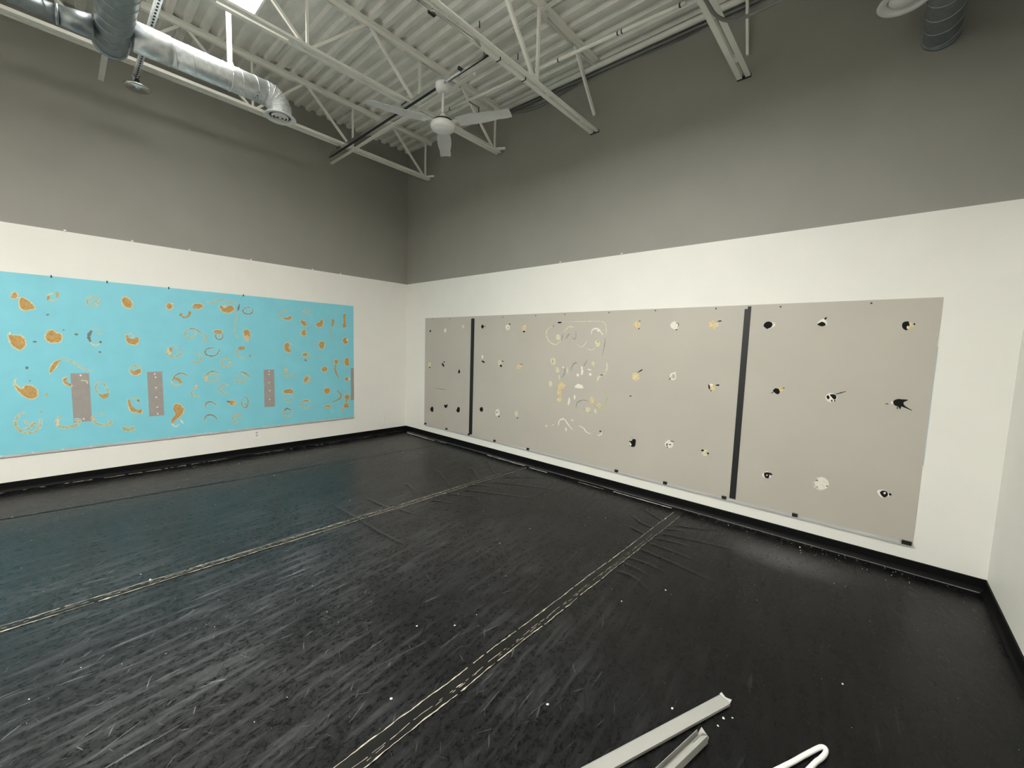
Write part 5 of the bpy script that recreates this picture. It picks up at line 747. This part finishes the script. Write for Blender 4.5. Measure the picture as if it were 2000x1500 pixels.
# second scrap: open bent channel with a folded tab
a, b = Vector((6.170, -2.590, 0.004)), Vector((5.985, -3.40, 0.004))
prof = [(-0.024, 0), (0.024, 0), (0.026, 0.024), (0.024, 0.024), (0.022, 0.002), (-0.016, 0.002), (-0.018, 0.030), (-0.006, 0.034), (-0.006, 0.036), (-0.0205, 0.032)]
o = tag(MB().prism(prof[::-1], a, b, (0, 0, 1), 'trim').build('bent_channel', origin=(a+b)/2), 'pale grey open channel scrap with a folded end, between the strip and the hairpin', 'trim strip')
d = (b-a).normalized(); n = Vector((-d.y, d.x, 0)); up = Vector((0, 0, 1))
q = MB()
q.face([a-n*0.024, a+n*0.022, a+n*0.020-d*0.012+up*0.018, a-n*0.018-d*0.020+up*0.030], 'trim')
q.face([a+n*0.020+up*0.001, a+n*0.018+up*0.036, a+n*0.008+d*0.02+up*0.046, a-n*0.004+d*0.07+up*0.020], 'trim')
q.build('folded_tab', o)
q = MB(); q.box((-0.001, -0.001, 0), (0.001, 0.001, 0.001), 'grey_patch')
for k in range(5):
    c = a + d*(0.09+0.06*k); q = MB()
    q.face([c+n*(0.002+0.002*k % 3)-d*0.012+up*0.0065, c+n*0.010-d*0.010+up*0.0065, c+n*0.012+d*0.012+up*0.0065, c+n*0.001+d*0.008+up*0.0065], 'grey_patch'); q.build('scrape', o)
# third scrap: white rod bent into a hairpin
hp = [(6.2,-2.97,0.011),(6.441,-2.507,0.011),(6.502,-2.381,0.011),(6.54,-2.304,0.011),(6.555,-2.28,0.011),(6.567,-2.281,0.011),(6.567,-2.307,0.011),(6.555,-2.348,0.011),(6.523,-2.44,0.011),(6.36,-2.98,0.011)]
tag(MB().tube(curve(hp, 5), 0.0095, 'fan_white', 10).build('bent_rod', origin=(6.4, -2.6, 0.014)), 'thin white rod bent into a hairpin, rightmost scrap at the bottom edge', 'rod')

q = MB(); q.prism([(-0.006, 0), (0.006, 0), (0.004, 0.004), (-0.004, 0.004)], (0.1, -0.034, 0.002), (W-0.03, -0.034, 0.002), (0, 0, 1), 'edge'); q.build('vinyl_edge', floor)
# torn white paper left along the edge of the back skirting
for i, (x0, x1, y, w) in enumerate(((0.20, 1.02, -0.10, 0.022), (1.10, 1.32, -0.085, 0.012), (2.30, 3.06, -0.085, 0.016), (3.14, 3.45, -0.10, 0.016), (3.95, 4.30, -0.115, 0.012), (4.42, 5.10, -0.100, 0.014))):
    mb = MB(); n = 16; prev = None
    for k in range(n+1):
        x = x0+(x1-x0)*k/n; yy = y+rng.uniform(-0.003, 0.003)+(-0.012*k/n if i == 0 else 0); hw = w/2*rng.uniform(0.5, 1.2)
        cur = ((x, yy-hw, 0.0045), (x, yy+hw, 0.0045))
        if prev: mb.face([prev[0], cur[0], cur[1], prev[1]], 'flake' if i != 4 else 'residue')
        prev = cur
    mb.build('paper_strip', floor)
mb = MB(); y = -0.4; prev = None       # ragged dusty edge along the left skirting
while y > -5.4:
    yy = y; hw = 0.010*rng.random()+0.002; x = 0.06+0.02*math.sin(3*y)+rng.uniform(-0.006, 0.006)
    cur = ((x-hw, yy, 0.0042), (x+hw, yy, 0.0042))
    if prev and rng.random() < (0.75 if -4.4 < y < -2.9 else 0.28): mb.face([prev[0], prev[1], cur[1], cur[0]], 'residue')
    prev = cur; y -= 0.03
mb.build('dusty_edge', floor)

# plaster crumbs scattered on the floor: nobody could count them
mb = MB(); rf = random.Random(3)
def crumb(x, y, s):
    h = s*rf.uniform(0.3, 0.8); a = rf.uniform(0, PI); k = len(mb.v)
    for i in range(5):
        t = a+2*PI*i/5; rr = s*rf.uniform(0.5, 1.1); mb.v.append((x+rr*math.cos(t), y+rr*math.sin(t), 0.002))
    mb.v.append((x, y, 0.003+h))
    for i in range(5): mb.f.append((k+i, k+(i+1) % 5, k+5)); mb.m.append(mb.mi('flake')); mb.sm.append(False)
for (x, y) in [(0.023,-2.06),(1.337,-0.934),(0.311,-1.584),(4.356,-1.554),(4.357,-1.955),(0.42,-2.839),(1.238,-2.676),(-0.348,-3.724),(1.007,-3.555),(0.955,-4.714),(3.043,-4.021),(2.913,-4.054),(5.038,-3.398),(6.223,-0.146),(4.728,-0.832),(4.997,-0.655),(5.468,-1.951),(3.239,-1.457),(3.059,-1.932),(2.613,-2.402),(6.207,-2.414),(6.238,-2.385),(6.018,-2.527),(6.2,-2.474),(6.597,-1.779),(5.584,-2.914),(5.629,-1.615),(4.864,-2.869),(4.709,-3.027),(0.581,-2.25)]: crumb(x, y, rf.uniform(0.005, 0.009))
for i in range(520):
    x, y = rf.uniform(0.1, 7.2), -0.15-5.0*rf.random()
    if x < 5.3 or y > -2.1: crumb(x, y, 0.0012+0.0028*rf.random()**3)
for i in range(140): crumb(rf.uniform(5.3, 7.2), -0.06-0.25*rf.random()**2, 0.0015+0.004*rf.random()**3)
for i in range(60): crumb(0.05+0.35*rf.random()**2, rf.uniform(-4.6, -0.5), 0.0015+0.004*rf.random()**2)
tag(mb.build('plaster_crumbs'), 'white plaster crumbs scattered over the black vinyl floor', 'debris', kind='stuff')
